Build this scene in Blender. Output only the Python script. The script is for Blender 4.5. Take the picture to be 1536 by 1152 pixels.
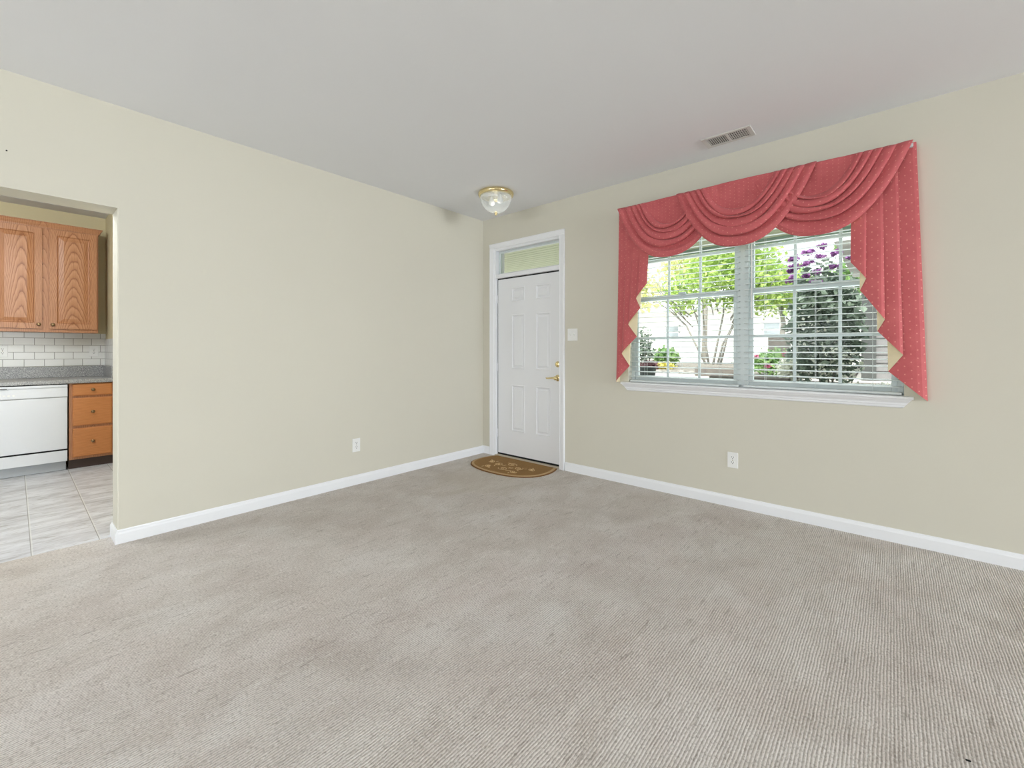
import bpy, bmesh, math, random
from mathutils import Vector, Matrix

for o in list(bpy.data.objects):
    bpy.data.objects.remove(o)
S = bpy.context.scene
COL = S.collection
PI = math.pi
H = 2.74            # ceiling height

# ------------------------------------------------------------------ camera
cam = bpy.data.cameras.new('camera')
cam.sensor_width = 36.0
cam.lens = 653.0 / 1536.0 * 36.0
cam.shift_y = -50.5 / 1536.0
cam.clip_start = 0.05
camo = bpy.data.objects.new('camera', cam)
camo.location = (3.647, -3.658, 1.21)
camo.rotation_euler = (PI / 2, 0, math.radians(41.15))
COL.objects.link(camo)
S.camera = camo

# ------------------------------------------------------------------ sky, sun, lamps, exposure
S.view_settings.view_transform = 'Standard'
S.view_settings.look = 'None'
S.view_settings.gamma = 1.0
S.view_settings.exposure = 0.54
W = bpy.data.worlds.new('sky')
S.world = W
W.use_nodes = True
nt = W.node_tree
nt.nodes.clear()
wo = nt.nodes.new('ShaderNodeOutputWorld')
wb = nt.nodes.new('ShaderNodeBackground')
sky = nt.nodes.new('ShaderNodeTexSky')
sky.sky_type = 'NISHITA'
sky.sun_disc = False
sky.sun_elevation = math.radians(58)
sky.sun_rotation = math.radians(200)
sky.air_density = 1.0
sky.dust_density = 3.0
wb.inputs['Strength'].default_value = 0.31
hz = nt.nodes.new('ShaderNodeHueSaturation')       # hazy, nearly white sky
hz.inputs['Saturation'].default_value = 0.3
hz.inputs['Value'].default_value = 1.0
nt.links.new(sky.outputs[0], hz.inputs['Color'])
nt.links.new(hz.outputs[0], wb.inputs[0])
nt.links.new(wb.outputs[0], wo.inputs[0])

sun = bpy.data.lights.new('sun', 'SUN')
sun.energy = 2.8
sun.angle = math.radians(1.0)
sun.color = (1.0, 0.95, 0.86)
suno = bpy.data.objects.new('sun', sun)
suno.rotation_euler = (math.radians(38), 0, math.radians(20))   # shines from the back of the house, high up
suno.location = (3, -8, 12)
COL.objects.link(suno)


def area(name, loc, rot, sx, sy, power, col=(1, 1, 1)):
    l = bpy.data.lights.new(name, 'AREA')
    l.shape = 'RECTANGLE'
    l.size, l.size_y = sx, sy
    l.energy = power
    l.color = col
    o = bpy.data.objects.new(name, l)
    o.location = loc
    o.rotation_euler = rot
    COL.objects.link(o)
    return o


# unseen fill lamps added in made-up openings of the back and right walls
area('fill_back_right', (5.3, -9.3, 1.25), (math.radians(140), 0, 0), 2.4, 1.9, 50, (0.885, 0.95, 1.0))
area('fill_back_left', (1.7, -9.3, 1.50), (math.radians(140), 0, 0), 2.4, 1.4, 100, (0.885, 0.95, 1.0))
area('fill_side', (14.1, -2.0, 1.45), (math.radians(114), 0, PI / 2), 3.0, 1.5, 420, (0.885, 0.95, 1.0))
# daylight coming through the front window
area('daylight_front_window', (2.78, 0.30, 1.66), (-PI / 2, 0, 0), 1.75, 1.35, 12, (0.95, 0.99, 1.0))
# unseen point lamp added to brighten the kitchen
kl = bpy.data.lights.new('kitchen_fill_lamp', 'POINT')
kl.energy = 42
kl.shadow_soft_size = 0.3
kl.color = (0.90, 0.955, 1.0)
klo = bpy.data.objects.new('kitchen_fill_lamp', kl)
klo.location = (-0.95, -4.2, 2.40)
COL.objects.link(klo)

# ------------------------------------------------------------------ materials


def lin(r, g, b):
    f = lambda c: ((c / 255 + 0.055) / 1.055) ** 2.4 if c > 10 else c / 255 / 12.92
    return (f(r), f(g), f(b), 1)


class N:
    """small node-tree writer"""

    def __init__(s, name):
        s.m = bpy.data.materials.new(name)
        s.m.use_nodes = True
        s.t = s.m.node_tree
        s.b = s.t.nodes['Principled BSDF']
        s.out = s.t.nodes['Material Output']

    def n(s, typ, **kw):
        x = s.t.nodes.new(typ)
        for k, v in kw.items():
            setattr(x, k, v)
        return x

    def l(s, a, b):
        s.t.links.new(a, b)

    def coords(s, kind='Object', scale=(1, 1, 1), rot=(0, 0, 0)):
        tc = s.n('ShaderNodeTexCoord')
        mp = s.n('ShaderNodeMapping')
        mp.inputs['Scale'].default_value = scale
        mp.inputs['Rotation'].default_value = rot
        s.l(tc.outputs[kind], mp.inputs['Vector'])
        return mp.outputs[0]

    def noise(s, vec, scale, detail=3, rough=0.55, dist=0.0):
        x = s.n('ShaderNodeTexNoise')
        x.inputs['Scale'].default_value = scale
        x.inputs['Detail'].default_value = detail
        x.inputs['Roughness'].default_value = rough
        x.inputs['Distortion'].default_value = dist
        s.l(vec, x.inputs['Vector'])
        return x.outputs['Fac']

    def ramp(s, fac, stops):
        x = s.n('ShaderNodeValToRGB')
        e = x.color_ramp.elements
        while len(e) < len(stops):
            e.new(0.5)
        for i, (p, c) in enumerate(stops):
            e[i].position = p
            e[i].color = c
        s.l(fac, x.inputs['Fac'])
        return x.outputs['Color']

    def mix(s, fac, a, b, mode='MIX'):
        x = s.n('ShaderNodeMix', data_type='RGBA', blend_type=mode)
        for sock, v in ((x.inputs['Factor'], fac), (x.inputs['A'], a), (x.inputs['B'], b)):
            pass
        fi = [i for i in x.inputs if i.enabled]
        f_, a_, b_ = x.inputs[0], x.inputs[6], x.inputs[7]
        for sock, v in ((f_, fac), (a_, a), (b_, b)):
            if isinstance(v, (int, float, tuple)):
                sock.default_value = v
            else:
                s.l(v, sock)
        return x.outputs[2]

    def math(s, op, a, b=None):
        x = s.n('ShaderNodeMath', operation=op)
        for i, v in enumerate((a, b)):
            if v is None:
                continue
            if isinstance(v, (int, float)):
                x.inputs[i].default_value = v
            else:
                s.l(v, x.inputs[i])
        return x.outputs[0]

    def bump(s, h, strength=0.2, dist=0.002):
        x = s.n('ShaderNodeBump')
        x.inputs['Strength'].default_value = strength
        x.inputs['Distance'].default_value = dist
        s.l(h, x.inputs['Height'])
        s.l(x.outputs[0], s.b.inputs['Normal'])

    def col(s, c):
        if isinstance(c, tuple):
            s.b.inputs['Base Color'].default_value = c
        else:
            s.l(c, s.b.inputs['Base Color'])

    def rough(s, v):
        s.b.inputs['Roughness'].default_value = v


def plain(name, c, rough=0.5, metal=0.0, var=0.05, scale=6.0, bump=0.0, bscale=200.0, spec=None):
    m = N(name)
    v = m.coords()
    f = m.noise(v, scale, 3)
    lo = tuple(max(0, x * (1 - var)) for x in c[:3]) + (1,)
    hi = tuple(min(1, x * (1 + var)) for x in c[:3]) + (1,)
    m.col(m.ramp(f, [(0.3, lo), (0.7, hi)]))
    m.rough(rough)
    m.b.inputs['Metallic'].default_value = metal
    if spec is not None:
        m.b.inputs['Specular IOR Level'].default_value = spec
    if bump:
        m.bump(m.noise(v, bscale, 2), bump, 0.001)
    return m.m


M = {}
M['wall'] = plain('cream_wall_paint', lin(214, 210, 196), 0.6, var=0.008, scale=1.2, bump=0.06, bscale=160, spec=0.3)
M['kwall'] = plain('warm_cream_kitchen_paint', lin(226, 214, 176), 0.6, var=0.01, scale=1.2, bump=0.06, bscale=160, spec=0.3)
M['ceil'] = plain('flat_white_ceiling_paint', lin(238, 239, 241), 0.9, var=0.006, scale=1.0, bump=0.08, bscale=190, spec=0.1)
M['trim'] = plain('white_gloss_trim_paint', lin(240, 241, 244), 0.35, var=0.01, scale=3)
M['door'] = plain('white_door_paint', lin(236, 237, 240), 0.4, var=0.01, scale=2)
M['vinyl'] = plain('white_vinyl', lin(212, 220, 220), 0.35, var=0.01)
M['blind'] = plain('white_blind_slat', lin(222, 228, 228), 0.45, var=0.01)
M['plastic'] = plain('white_plastic', lin(240, 240, 238), 0.3, var=0.01)
M['slot'] = plain('dark_slot', lin(40, 38, 36), 0.6, var=0.02)
M['gap'] = plain('black_weatherstrip', lin(18, 18, 20), 0.8, var=0.02)
M['brass'] = plain('polished_brass', lin(236, 218, 168), 0.14, 1.0, var=0.03)
M['nickel'] = plain('satin_bronze_knob', lin(150, 128, 96), 0.28, 1.0, var=0.05)
M['appliance'] = plain('white_enamel', lin(228, 230, 234), 0.25, var=0.006)
M['appgrey'] = plain('grey_kick_plate', lin(178, 182, 186), 0.4, var=0.02)
M['toe'] = plain('brown_vinyl_toe_kick', lin(72, 56, 50), 0.5, var=0.05)
M['lining'] = plain('cream_lining_cloth', lin(232, 218, 184), 0.9, var=0.03, scale=30, bump=0.2, bscale=900)
M['duct'] = plain('dark_duct', lin(22, 20, 19), 0.9, var=0.05)
M['ventwhite'] = plain('white_vent_enamel', lin(214, 212, 208), 0.5, var=0.01)


def make_carpet():
    m = N('beige_ribbed_loop_carpet')
    v = m.coords()
    sep = m.n('ShaderNodeSeparateXYZ')
    m.l(v, sep.inputs[0])
    # ribs run along the left wall (y); slight wobble
    wob = m.noise(v, 9, 2)
    x = m.math('ADD', sep.outputs[0], m.math('MULTIPLY', wob, 0.008))
    rib = m.math('SINE', m.math('MULTIPLY', x, 2 * PI / 0.0097))
    rib = m.math('ADD', m.math('MULTIPLY', rib, 0.5), 0.5)
    loop = m.noise(m.coords(scale=(1, 0.55, 1)), 170, 2, 0.6)
    dash = m.noise(m.coords(scale=(70, 9, 1)), 1.0, 2, 0.7)
    big = m.noise(v, 1.7, 4, 0.6, 0.6)
    mid = m.noise(m.coords(scale=(1, 0.6, 1)), 5.5, 4, 0.62, 0.4)
    hue = m.noise(v, 3.1, 3)
    base = m.ramp(big, [(0.30, lin(214, 206, 199)), (0.5, lin(227, 220, 213)), (0.72, lin(236, 231, 226))])
    base = m.mix(m.ramp(hue, [(0.35, (0, 0, 0, 1)), (0.65, (1, 1, 1, 1))]), base, m.mix(0.22, base, lin(200, 180, 170)))
    base = m.mix(m.ramp(mid, [(0.36, (0.30, 0.30, 0.30, 1)), (0.55, (0, 0, 0, 1))]), base, lin(190, 179, 168))
    grv = m.ramp(m.math('MULTIPLY', rib, m.math('ADD', dash, 0.42)), [(0.06, (1, 1, 1, 1)), (0.40, (0, 0, 0, 1))])
    base = m.mix(m.math('MULTIPLY', grv, 0.55), base, lin(140, 132, 122))
    streak = m.noise(m.coords(scale=(60, 8, 1)), 1.0, 3, 0.7, 0.3)
    base = m.mix(m.ramp(streak, [(0.30, (0.55, 0.55, 0.55, 1)), (0.42, (0, 0, 0, 1))]), base, lin(150, 140, 130))
    base = m.mix(m.ramp(streak, [(0.60, (0, 0, 0, 1)), (0.72, (0.5, 0.5, 0.5, 1))]), base, lin(242, 238, 232))
    sp = m.ramp(loop, [(0.34, (1, 1, 1, 1)), (0.46, (0, 0, 0, 1))])
    base = m.mix(m.math('MULTIPLY', sp, 0.5), base, lin(138, 130, 120))
    hi = m.ramp(loop, [(0.56, (0, 0, 0, 1)), (0.68, (1, 1, 1, 1))])
    base = m.mix(m.math('MULTIPLY', hi, 0.5), base, lin(240, 238, 232))
    # worn tracked-in soil round the entrance
    d = m.n('ShaderNodeVectorMath', operation='DISTANCE')
    m.l(v, d.inputs[0])
    d.inputs[1].default_value = (0.75, -0.75, 0)
    soil = m.ramp(m.math('ADD', d.outputs['Value'], m.math('MULTIPLY', mid, 0.9)), [(0.75, (1, 1, 1, 1)), (1.7, (0, 0, 0, 1))])
    base = m.mix(m.math('MULTIPLY', soil, 0.22), base, lin(196, 186, 164))
    m.col(base)
    m.rough(0.95)
    m.b.inputs['Specular IOR Level'].default_value = 0.1
    hgt = m.math('ADD', m.math('MULTIPLY', rib, 0.6), m.math('MULTIPLY', loop, 0.7))
    m.bump(hgt, 0.6, 0.004)
    return m.m


M['carpet'] = make_carpet()


def make_floor_tile():
    m = N('grey_marbled_vinyl_tile')
    v = m.coords()
    sep = m.n('ShaderNodeSeparateXYZ')
    m.l(v, sep.inputs[0])
    st = m.noise(m.coords(scale=(2.6, 0.75, 1), rot=(0, 0, 0.35)), 3.0, 6, 0.68, 0.8)
    fine = m.noise(m.coords(scale=(5, 1.0, 1), rot=(0, 0, 0.30)), 6.5, 4, 0.7, 0.6)
    c = m.ramp(st, [(0.28, lin(170, 168, 170)), (0.44, lin(208, 208, 212)), (0.60, lin(232, 233, 238)), (0.8, lin(214, 213, 215))])
    c = m.mix(m.ramp(fine, [(0.30, (0.75, 0.75, 0.75, 1)), (0.46, (0, 0, 0, 1))]), c, lin(158, 153, 150))
    # joints every 0.2935 m across y, a grey line beside a pale one
    yy = m.math('FRACT', m.math('DIVIDE', m.math('ADD', sep.outputs[1], 20 * 0.2935 + 3.0055), 0.2935))
    dk = m.math('LESS_THAN', yy, 0.014)
    lt = m.math('MULTIPLY', m.math('GREATER_THAN', yy, 0.014), m.math('LESS_THAN', yy, 0.036))
    c = m.mix(m.math('MULTIPLY', lt, 0.6), c, lin(236, 236, 234))
    c = m.mix(m.math('MULTIPLY', dk, 0.8), c, lin(140, 136, 132))
    m.col(c)
    m.rough(0.42)
    return m.m


M['tile'] = make_floor_tile()


def make_oak(name, c0, c1, c2, along='Z'):
    m = N(name)
    sc = {'Z': (1, 1, 0.085), 'Y': (1, 0.085, 1)}[along]
    v = m.coords(scale=sc)
    v = m.n('ShaderNodeVectorMath', operation='ADD') if False else v
    ring = m.n('ShaderNodeTexWave', wave_type='RINGS', rings_direction='X', wave_profile='SAW')
    ring.inputs['Scale'].default_value = 26
    ring.inputs['Distortion'].default_value = 3.0
    ring.inputs['Detail'].default_value = 2.5
    ring.inputs['Detail Scale'].default_value = 1.1
    m.l(v, ring.inputs['Vector'])
    sc2 = {'Z': (1, 1, 0.03), 'Y': (1, 0.03, 1)}[along]
    pores = m.noise(m.coords(scale=sc2), 260, 2, 0.6)
    big = m.noise(v, 5, 2)
    c = m.ramp(ring.outputs['Fac'], [(0.0, c0), (0.16, c1), (1.0, c2)])
    c = m.mix(m.math('MULTIPLY', big, 0.25), c, c1)
    c = m.mix(m.ramp(pores, [(0.34, (0.45, 0.45, 0.45, 1)), (0.46, (0, 0, 0, 1))]), c, c0)
    m.col(c)
    m.rough(0.38)
    m.bump(pores, 0.06, 0.001)
    return m.m


def make_cathedral(name, w, h, c0, c1, c2, uoff=0.0, k1=330.0, k2=10.5):
    m = N(name)
    tc = m.n('ShaderNodeTexCoord')
    sep = m.n('ShaderNodeSeparateXYZ')
    m.l(tc.outputs['Generated'], sep.inputs[0])
    u = m.math('MULTIPLY', m.math('SUBTRACT', sep.outputs[1], 0.5 + uoff), w)
    z = m.math('MULTIPLY', sep.outputs[2], h)
    big = m.noise(m.coords(scale=(1, 1, 0.35)), 7.0, 2)
    u = m.math('ADD', u, m.math('MULTIPLY', m.math('SUBTRACT', big, 0.5), 0.055))
    ph = m.math('ADD', m.math('MULTIPLY', m.math('MULTIPLY', u, u), k1), m.math('MULTIPLY', z, k2))
    ph = m.math('ADD', ph, m.math('MULTIPLY', m.noise(m.coords(scale=(1, 1, 0.2)), 26, 3), 0.9))
    fr = m.math('FRACT', ph)
    pores = m.noise(m.coords(scale=(1, 1, 0.03)), 260, 2, 0.6)
    c = m.ramp(fr, [(0.0, c0), (0.22, c1), (0.8, c2), (1.0, c1)])
    c = m.mix(m.ramp(pores, [(0.34, (0.4, 0.4, 0.4, 1)), (0.46, (0, 0, 0, 1))]), c, c0)
    m.col(c)
    m.rough(0.38)
    m.bump(pores, 0.06, 0.001)
    return m.m


OAKC = (lin(140, 86, 52), lin(182, 125, 86), lin(198, 144, 104))
M['oak_door'] = make_cathedral('oak_cathedral_door', 0.357, 1.03, *OAKC)
M['oak_door2'] = make_cathedral('oak_cathedral_door_straight', 0.357, 1.03, *OAKC, uoff=0.10, k1=520.0, k2=7.0)
M['oak'] = make_oak('golden_oak', lin(146, 92, 58), lin(180, 124, 86), lin(196, 142, 102))
M['oak_h'] = make_oak('golden_oak_drawer_front', lin(178, 108, 56), lin(200, 128, 72), lin(210, 142, 86), 'Y')


def make_granite():
    m = N('grey_speckled_laminate')
    v = m.coords()
    f = m.noise(v, 190, 2, 0.7)
    g = m.noise(v, 90, 2, 0.6)
    c = m.ramp(f, [(0.36, lin(104, 104, 106)), (0.46, lin(158, 158, 158)), (0.56, lin(176, 176, 175)), (0.66, lin(222, 221, 218))])
    c = m.mix(m.ramp(g, [(0.36, (0.5, 0.5, 0.5, 1)), (0.48, (0, 0, 0, 1))]), c, lin(118, 118, 120))
    m.col(c)
    m.rough(0.35)
    return m.m


M['granite'] = make_granite()


def make_subway():
    m = N('glossy_white_subway_tile')
    tc = m.n('ShaderNodeTexCoord')
    b = m.n('ShaderNodeTexBrick')
    b.offset = 0.5
    m.l(tc.outputs['UV'], b.inputs['Vector'])
    b.inputs['Color1'].default_value = lin(232, 232, 228)
    b.inputs['Color2'].default_value = lin(238, 238, 235)
    b.inputs['Mortar'].default_value = lin(150, 146, 140)
    b.inputs['Scale'].default_value = 1
    b.inputs['Mortar Size'].default_value = 0.0022
    b.inputs['Mortar Smooth'].default_value = 0.1
    b.inputs['Brick Width'].default_value = 0.1465
    b.inputs['Row Height'].default_value = 0.0762
    m.col(b.outputs['Color'])
    m.rough(0.3)
    inv = m.math('SUBTRACT', 1.0, b.outputs['Fac'])
    m.bump(inv, 0.5, 0.002)
    return m.m


M['subway'] = make_subway()


def make_fabric():
    m = N('coral_dotted_swag_cloth')
    tc = m.n('ShaderNodeTexCoord')
    sep = m.n('ShaderNodeSeparateXYZ')
    m.l(tc.outputs['UV'], sep.inputs[0])
    u, v = sep.outputs[0], sep.outputs[1]
    P = 0.062

    def dots(ou, ov):
        a = m.math('SUBTRACT', m.math('FRACT', m.math('DIVIDE', m.math('ADD', u, 50 + ou), P)), 0.5)
        b = m.math('SUBTRACT', m.math('FRACT', m.math('DIVIDE', m.math('ADD', v, 50 + ov), P * 0.8)), 0.5)
        r = m.math('ADD', m.math('MULTIPLY', a, a), m.math('MULTIPLY', m.math('MULTIPLY', b, b), 0.64))
        return m.math('LESS_THAN', r, 0.0040)
    d = m.math('MAXIMUM', dots(0, 0), dots(P / 2, P * 0.4))
    vec = tc.outputs['UV']
    weave = m.noise(vec, 700, 2, 0.6)
    big = m.noise(vec, 9, 3)
    c = m.ramp(big, [(0.3, lin(196, 92, 96)), (0.7, lin(206, 104, 106))])
    c = m.mix(m.ramp(weave, [(0.35, (0.35, 0.35, 0.35, 1)), (0.5, (0, 0, 0, 1))]), c, lin(170, 66, 70))
    c = m.mix(m.math('MULTIPLY', d, 0.6), c, lin(236, 164, 152))
    m.col(c)
    m.rough(0.75)
    m.b.inputs['Sheen Weight'].default_value = 0.15
    m.bump(weave, 0.15, 0.001)
    return m.m


M['fabric'] = make_fabric()


def make_coir(name, a, b):
    m = N(name)
    v = m.coords()
    f = m.noise(v, 420, 2, 0.7)
    m.col(m.ramp(f, [(0.3, a), (0.7, b)]))
    m.rough(0.95)
    m.b.inputs['Specular IOR Level'].default_value = 0.1
    m.bump(f, 0.6, 0.003)
    return m.m


M['coir'] = make_coir('brown_coir', lin(128, 96, 58), lin(172, 136, 90))
M['coir_border'] = make_coir('tan_coir_border', lin(176, 144, 104), lin(206, 178, 138))
M['coir_dark'] = make_coir('brown_rubber_edge', lin(120, 86, 54), lin(140, 104, 68))
M['coir_pattern'] = make_coir('pale_coir_pattern', lin(196, 162, 116), lin(222, 192, 146))


def make_glass():
    m = N('clear_window_glass')
    m.t.nodes.remove(m.b)
    tr = m.n('ShaderNodeBsdfTransparent')
    tr.inputs[0].default_value = (0.95, 0.98, 0.965, 1)
    gl = m.n('ShaderNodeBsdfGlossy')
    gl.inputs['Roughness'].default_value = 0.02
    fr = m.n('ShaderNodeFresnel')
    fr.inputs['IOR'].default_value = 1.12
    mx = m.n('ShaderNodeMixShader')
    m.l(fr.outputs[0], mx.inputs[0])
    m.l(tr.outputs[0], mx.inputs[1])
    m.l(gl.outputs[0], mx.inputs[2])
    m.l(mx.outputs[0], m.out.inputs[0])
    return m.m


M['glass'] = make_glass()


def make_prism():
    m = N('clear_ribbed_lamp_glass')
    m.col(lin(248, 250, 250))
    m.rough(0.05)
    m.b.inputs['Specular IOR Level'].default_value = 0.9
    tr = m.n('ShaderNodeBsdfTransparent')
    tr.inputs[0].default_value = (0.97, 0.98, 0.98, 1)
    lw = m.n('ShaderNodeLayerWeight')
    lw.inputs['Blend'].default_value = 0.35
    f = m.ramp(lw.outputs['Facing'], [(0.0, (0.16, 0.16, 0.16, 1)), (0.6, (0.34, 0.34, 0.34, 1)), (1.0, (0.85, 0.85, 0.85, 1))])
    mx = m.n('ShaderNodeMixShader')
    m.l(f, mx.inputs[0])
    m.l(tr.outputs[0], mx.inputs[1])
    m.l(m.b.outputs[0], mx.inputs[2])
    m.l(mx.outputs[0], m.out.inputs[0])
    return m.m


M['prism'] = make_prism()


def make_leaf(name, c0, c1, trans=0.35):
    m = N(name)
    v = m.coords()
    f = m.noise(v, 3.0, 3)
    gi = m.n('ShaderNodeNewGeometry')
    rnd = gi.outputs['Random Per Island']
    c = m.mix(m.math('MULTIPLY', rnd, 0.9), m.ramp(f, [(0.3, c0), (0.7, c1)]), c1)
    m.col(c)
    m.rough(0.45)
    df = m.n('ShaderNodeBsdfTranslucent')
    m.l(c, df.inputs[0])
    mx = m.n('ShaderNodeMixShader')
    mx.inputs[0].default_value = trans
    m.l(m.b.outputs[0], mx.inputs[1])
    m.l(df.outputs[0], mx.inputs[2])
    m.l(mx.outputs[0], m.out.inputs[0])
    return m.m


M['leaf_lime'] = make_leaf('lime_green_leaves', lin(132, 172, 88), lin(200, 220, 134))
M['leaf_green'] = make_leaf('mid_green_leaves', lin(104, 144, 96), lin(156, 188, 122))
M['leaf_pale'] = make_leaf('pale_yellow_green_leaves', lin(190, 200, 120), lin(236, 236, 190))
M['leaf_dark'] = make_leaf('dark_glossy_leaves', lin(74, 92, 84), lin(140, 156, 140), 0.15)
M['leaf_white'] = make_leaf('pale_leaf_and_glint', lin(200, 206, 186), lin(240, 240, 230), 0.3)  # pale plants, and the painted glints on the tall shrub
M['leaf_yellow'] = make_leaf('yellow_leaves', lin(206, 200, 84), lin(236, 226, 140))
M['leaf_red'] = make_leaf('dusky_red_leaves', lin(120, 84, 92), lin(160, 116, 122), 0.2)
M['bloom_purple'] = make_leaf('purple_petals', lin(136, 78, 148), lin(178, 124, 184), 0.3)
M['bloom_pink'] = make_leaf('rose_pink_petals', lin(186, 84, 128), lin(216, 130, 160), 0.3)
M['bark'] = plain('grey_brown_bark', lin(150, 146, 140), 0.9, var=0.2, scale=14, bump=0.5, bscale=60)
M['siding'] = plain('white_clapboard', lin(244, 243, 242), 0.7, var=0.02)
M['greysiding'] = plain('warm_grey_clapboard', lin(134, 132, 134), 0.8, var=0.04)
M['darkbrick'] = plain('dark_grey_corner_board', lin(84, 86, 86), 0.8, var=0.1, scale=20)
M['roof'] = plain('pale_grey_roofing', lin(206, 206, 206), 0.85, var=0.1, scale=25)
M['housewin'] = plain('grey_window_screen', lin(150, 158, 166), 0.25, var=0.05)
M['soffit'] = plain('soffit_vinyl_green_bounce', lin(208, 214, 184), 0.6, var=0.02)  # green light bounced off the plants is put into this colour
M['fascia'] = plain('pale_fascia_board', lin(176, 196, 184), 0.6, var=0.02)
M['concrete'] = plain('pale_concrete', lin(216, 212, 204), 0.9, var=0.08, scale=8, bump=0.2, bscale=90)
M['mulch'] = plain('shredded_bark_mulch', lin(136, 130, 124), 0.95, var=0.45, scale=22, bump=0.8, bscale=50)
M['stone'] = plain('grey_field_stone', lin(164, 158, 152), 0.9, var=0.2, scale=9, bump=0.5, bscale=30)
M['timber'] = plain('weathered_garden_timber', lin(112, 106, 102), 0.9, var=0.2, scale=12, bump=0.4, bscale=60)
M['pot'] = plain('dark_green_grey_planter', lin(74, 82, 82), 0.6, var=0.08)
M['brick'] = plain('house_outer_cladding', lin(200, 196, 188), 0.8, var=0.05)

# ------------------------------------------------------------------ building helpers


def wloc(o):
    v = Vector((0, 0, 0))
    while o is not None:
        v += o.location
        o = o.parent
    return v


def link(name, me, m, parent=None):
    o = bpy.data.objects.new(name, me)
    me.name = name
    if m is not None and not me.materials:
        me.materials.append(m)
    COL.objects.link(o)
    if parent is not None:
        me.transform(Matrix.Translation(-wloc(parent)))
        o.parent = parent
    return o


def obj(name, bm, m, parent=None, smooth=False, norm=True):
    if norm:
        bmesh.ops.recalc_face_normals(bm, faces=bm.faces)
    me = bpy.data.meshes.new(name)
    bm.to_mesh(me)
    bm.free()
    if smooth:
        for p in me.polygons:
            p.use_smooth = True
    return link(name, me, m, parent)


def raw(name, verts, faces, m, parent=None, smooth=False):
    me = bpy.data.meshes.new(name)
    me.from_pydata(verts, [], faces)
    if smooth:
        for p in me.polygons:
            p.use_smooth = True
    return link(name, me, m, parent)


def tag(o, label=None, cat=None, group=None, kind=None):
    if label:
        o['label'] = label
    if cat:
        o['category'] = cat
    if group:
        o['group'] = group
    if kind:
        o['kind'] = kind
    return o


def thing(name, label, cat, loc=(0, 0, 0), group=None, kind=None):
    o = bpy.data.objects.new(name, None)
    o.empty_display_size = 0.1
    o.location = loc
    COL.objects.link(o)
    return tag(o, label, cat, group, kind)


def BM():
    return bmesh.new()


def box(bm, x0, x1, y0, y1, z0, z1, bev=0.0, seg=2):
    vs = [bm.verts.new(p) for p in ((x0, y0, z0), (x1, y0, z0), (x1, y1, z0), (x0, y1, z0), (x0, y0, z1), (x1, y0, z1), (x1, y1, z1), (x0, y1, z1))]
    fs = [bm.faces.new([vs[i] for i in f]) for f in ((3, 2, 1, 0), (4, 5, 6, 7), (0, 1, 5, 4), (1, 2, 6, 5), (2, 3, 7, 6), (3, 0, 4, 7))]
    if bev > 0:
        es = list({e for f in fs for e in f.edges})
        bmesh.ops.bevel(bm, geom=es, offset=bev, segments=seg, profile=0.5, affect='EDGES')


def prism(bm, pts, axis, a0, a1):
    """extrude a 2-D outline; axis 'x': pts=(y,z); 'y': pts=(x,z); 'z': pts=(x,y)"""
    f = {'x': lambda p, a: (a, p[0], p[1]), 'y': lambda p, a: (p[0], a, p[1]), 'z': lambda p, a: (p[0], p[1], a)}[axis]
    A = [bm.verts.new(f(p, a0)) for p in pts]
    B = [bm.verts.new(f(p, a1)) for p in pts]
    n = len(pts)
    bm.faces.new(A)
    bm.faces.new(B[::-1])
    for i in range(n):
        bm.faces.new((A[i], B[i], B[(i + 1) % n], A[(i + 1) % n]))


def lathe(bm, prof, c, seg=32, axis='z', flute=0.0, nfl=0):
    """revolve (r, h) about axis through c"""
    rings = []
    for r, h in prof:
        ring = []
        for i in range(seg):
            a = 2 * PI * i / seg
            rr = r * (1 + flute * math.cos(nfl * a)) if nfl else r
            p, q = rr * math.cos(a), rr * math.sin(a)
            v = {'z': (p, q, h), 'x': (h, p, q), 'y': (p, h, q)}[axis]
            ring.append(bm.verts.new((c[0] + v[0], c[1] + v[1], c[2] + v[2])))
        rings.append(ring)
    for a, b in zip(rings, rings[1:]):
        for i in range(seg):
            bm.faces.new((a[i], a[(i + 1) % seg], b[(i + 1) % seg], b[i]))
    bm.faces.new(rings[0][::-1])
    bm.faces.new(rings[-1])


def tube(bm, pts, rad, seg=8):
    pts = [Vector(p) for p in pts]
    rads = rad if isinstance(rad, (list, tuple)) else [rad] * len(pts)
    rings = []
    for i, p in enumerate(pts):
        t = (pts[min(i + 1, len(pts) - 1)] - pts[max(i - 1, 0)]).normalized()
        up = Vector((0, 0, 1)) if abs(t.z) < 0.9 else Vector((1, 0, 0))
        a = t.cross(up).normalized()
        b = t.cross(a).normalized()
        rings.append([bm.verts.new(p + (a * math.cos(2 * PI * k / seg) + b * math.sin(2 * PI * k / seg)) * rads[i]) for k in range(seg)])
    for A, B in zip(rings, rings[1:]):
        for k in range(seg):
            bm.faces.new((A[k], A[(k + 1) % seg], B[(k + 1) % seg], B[k]))
    bm.faces.new(rings[0][::-1])
    bm.faces.new(rings[-1])


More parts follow.
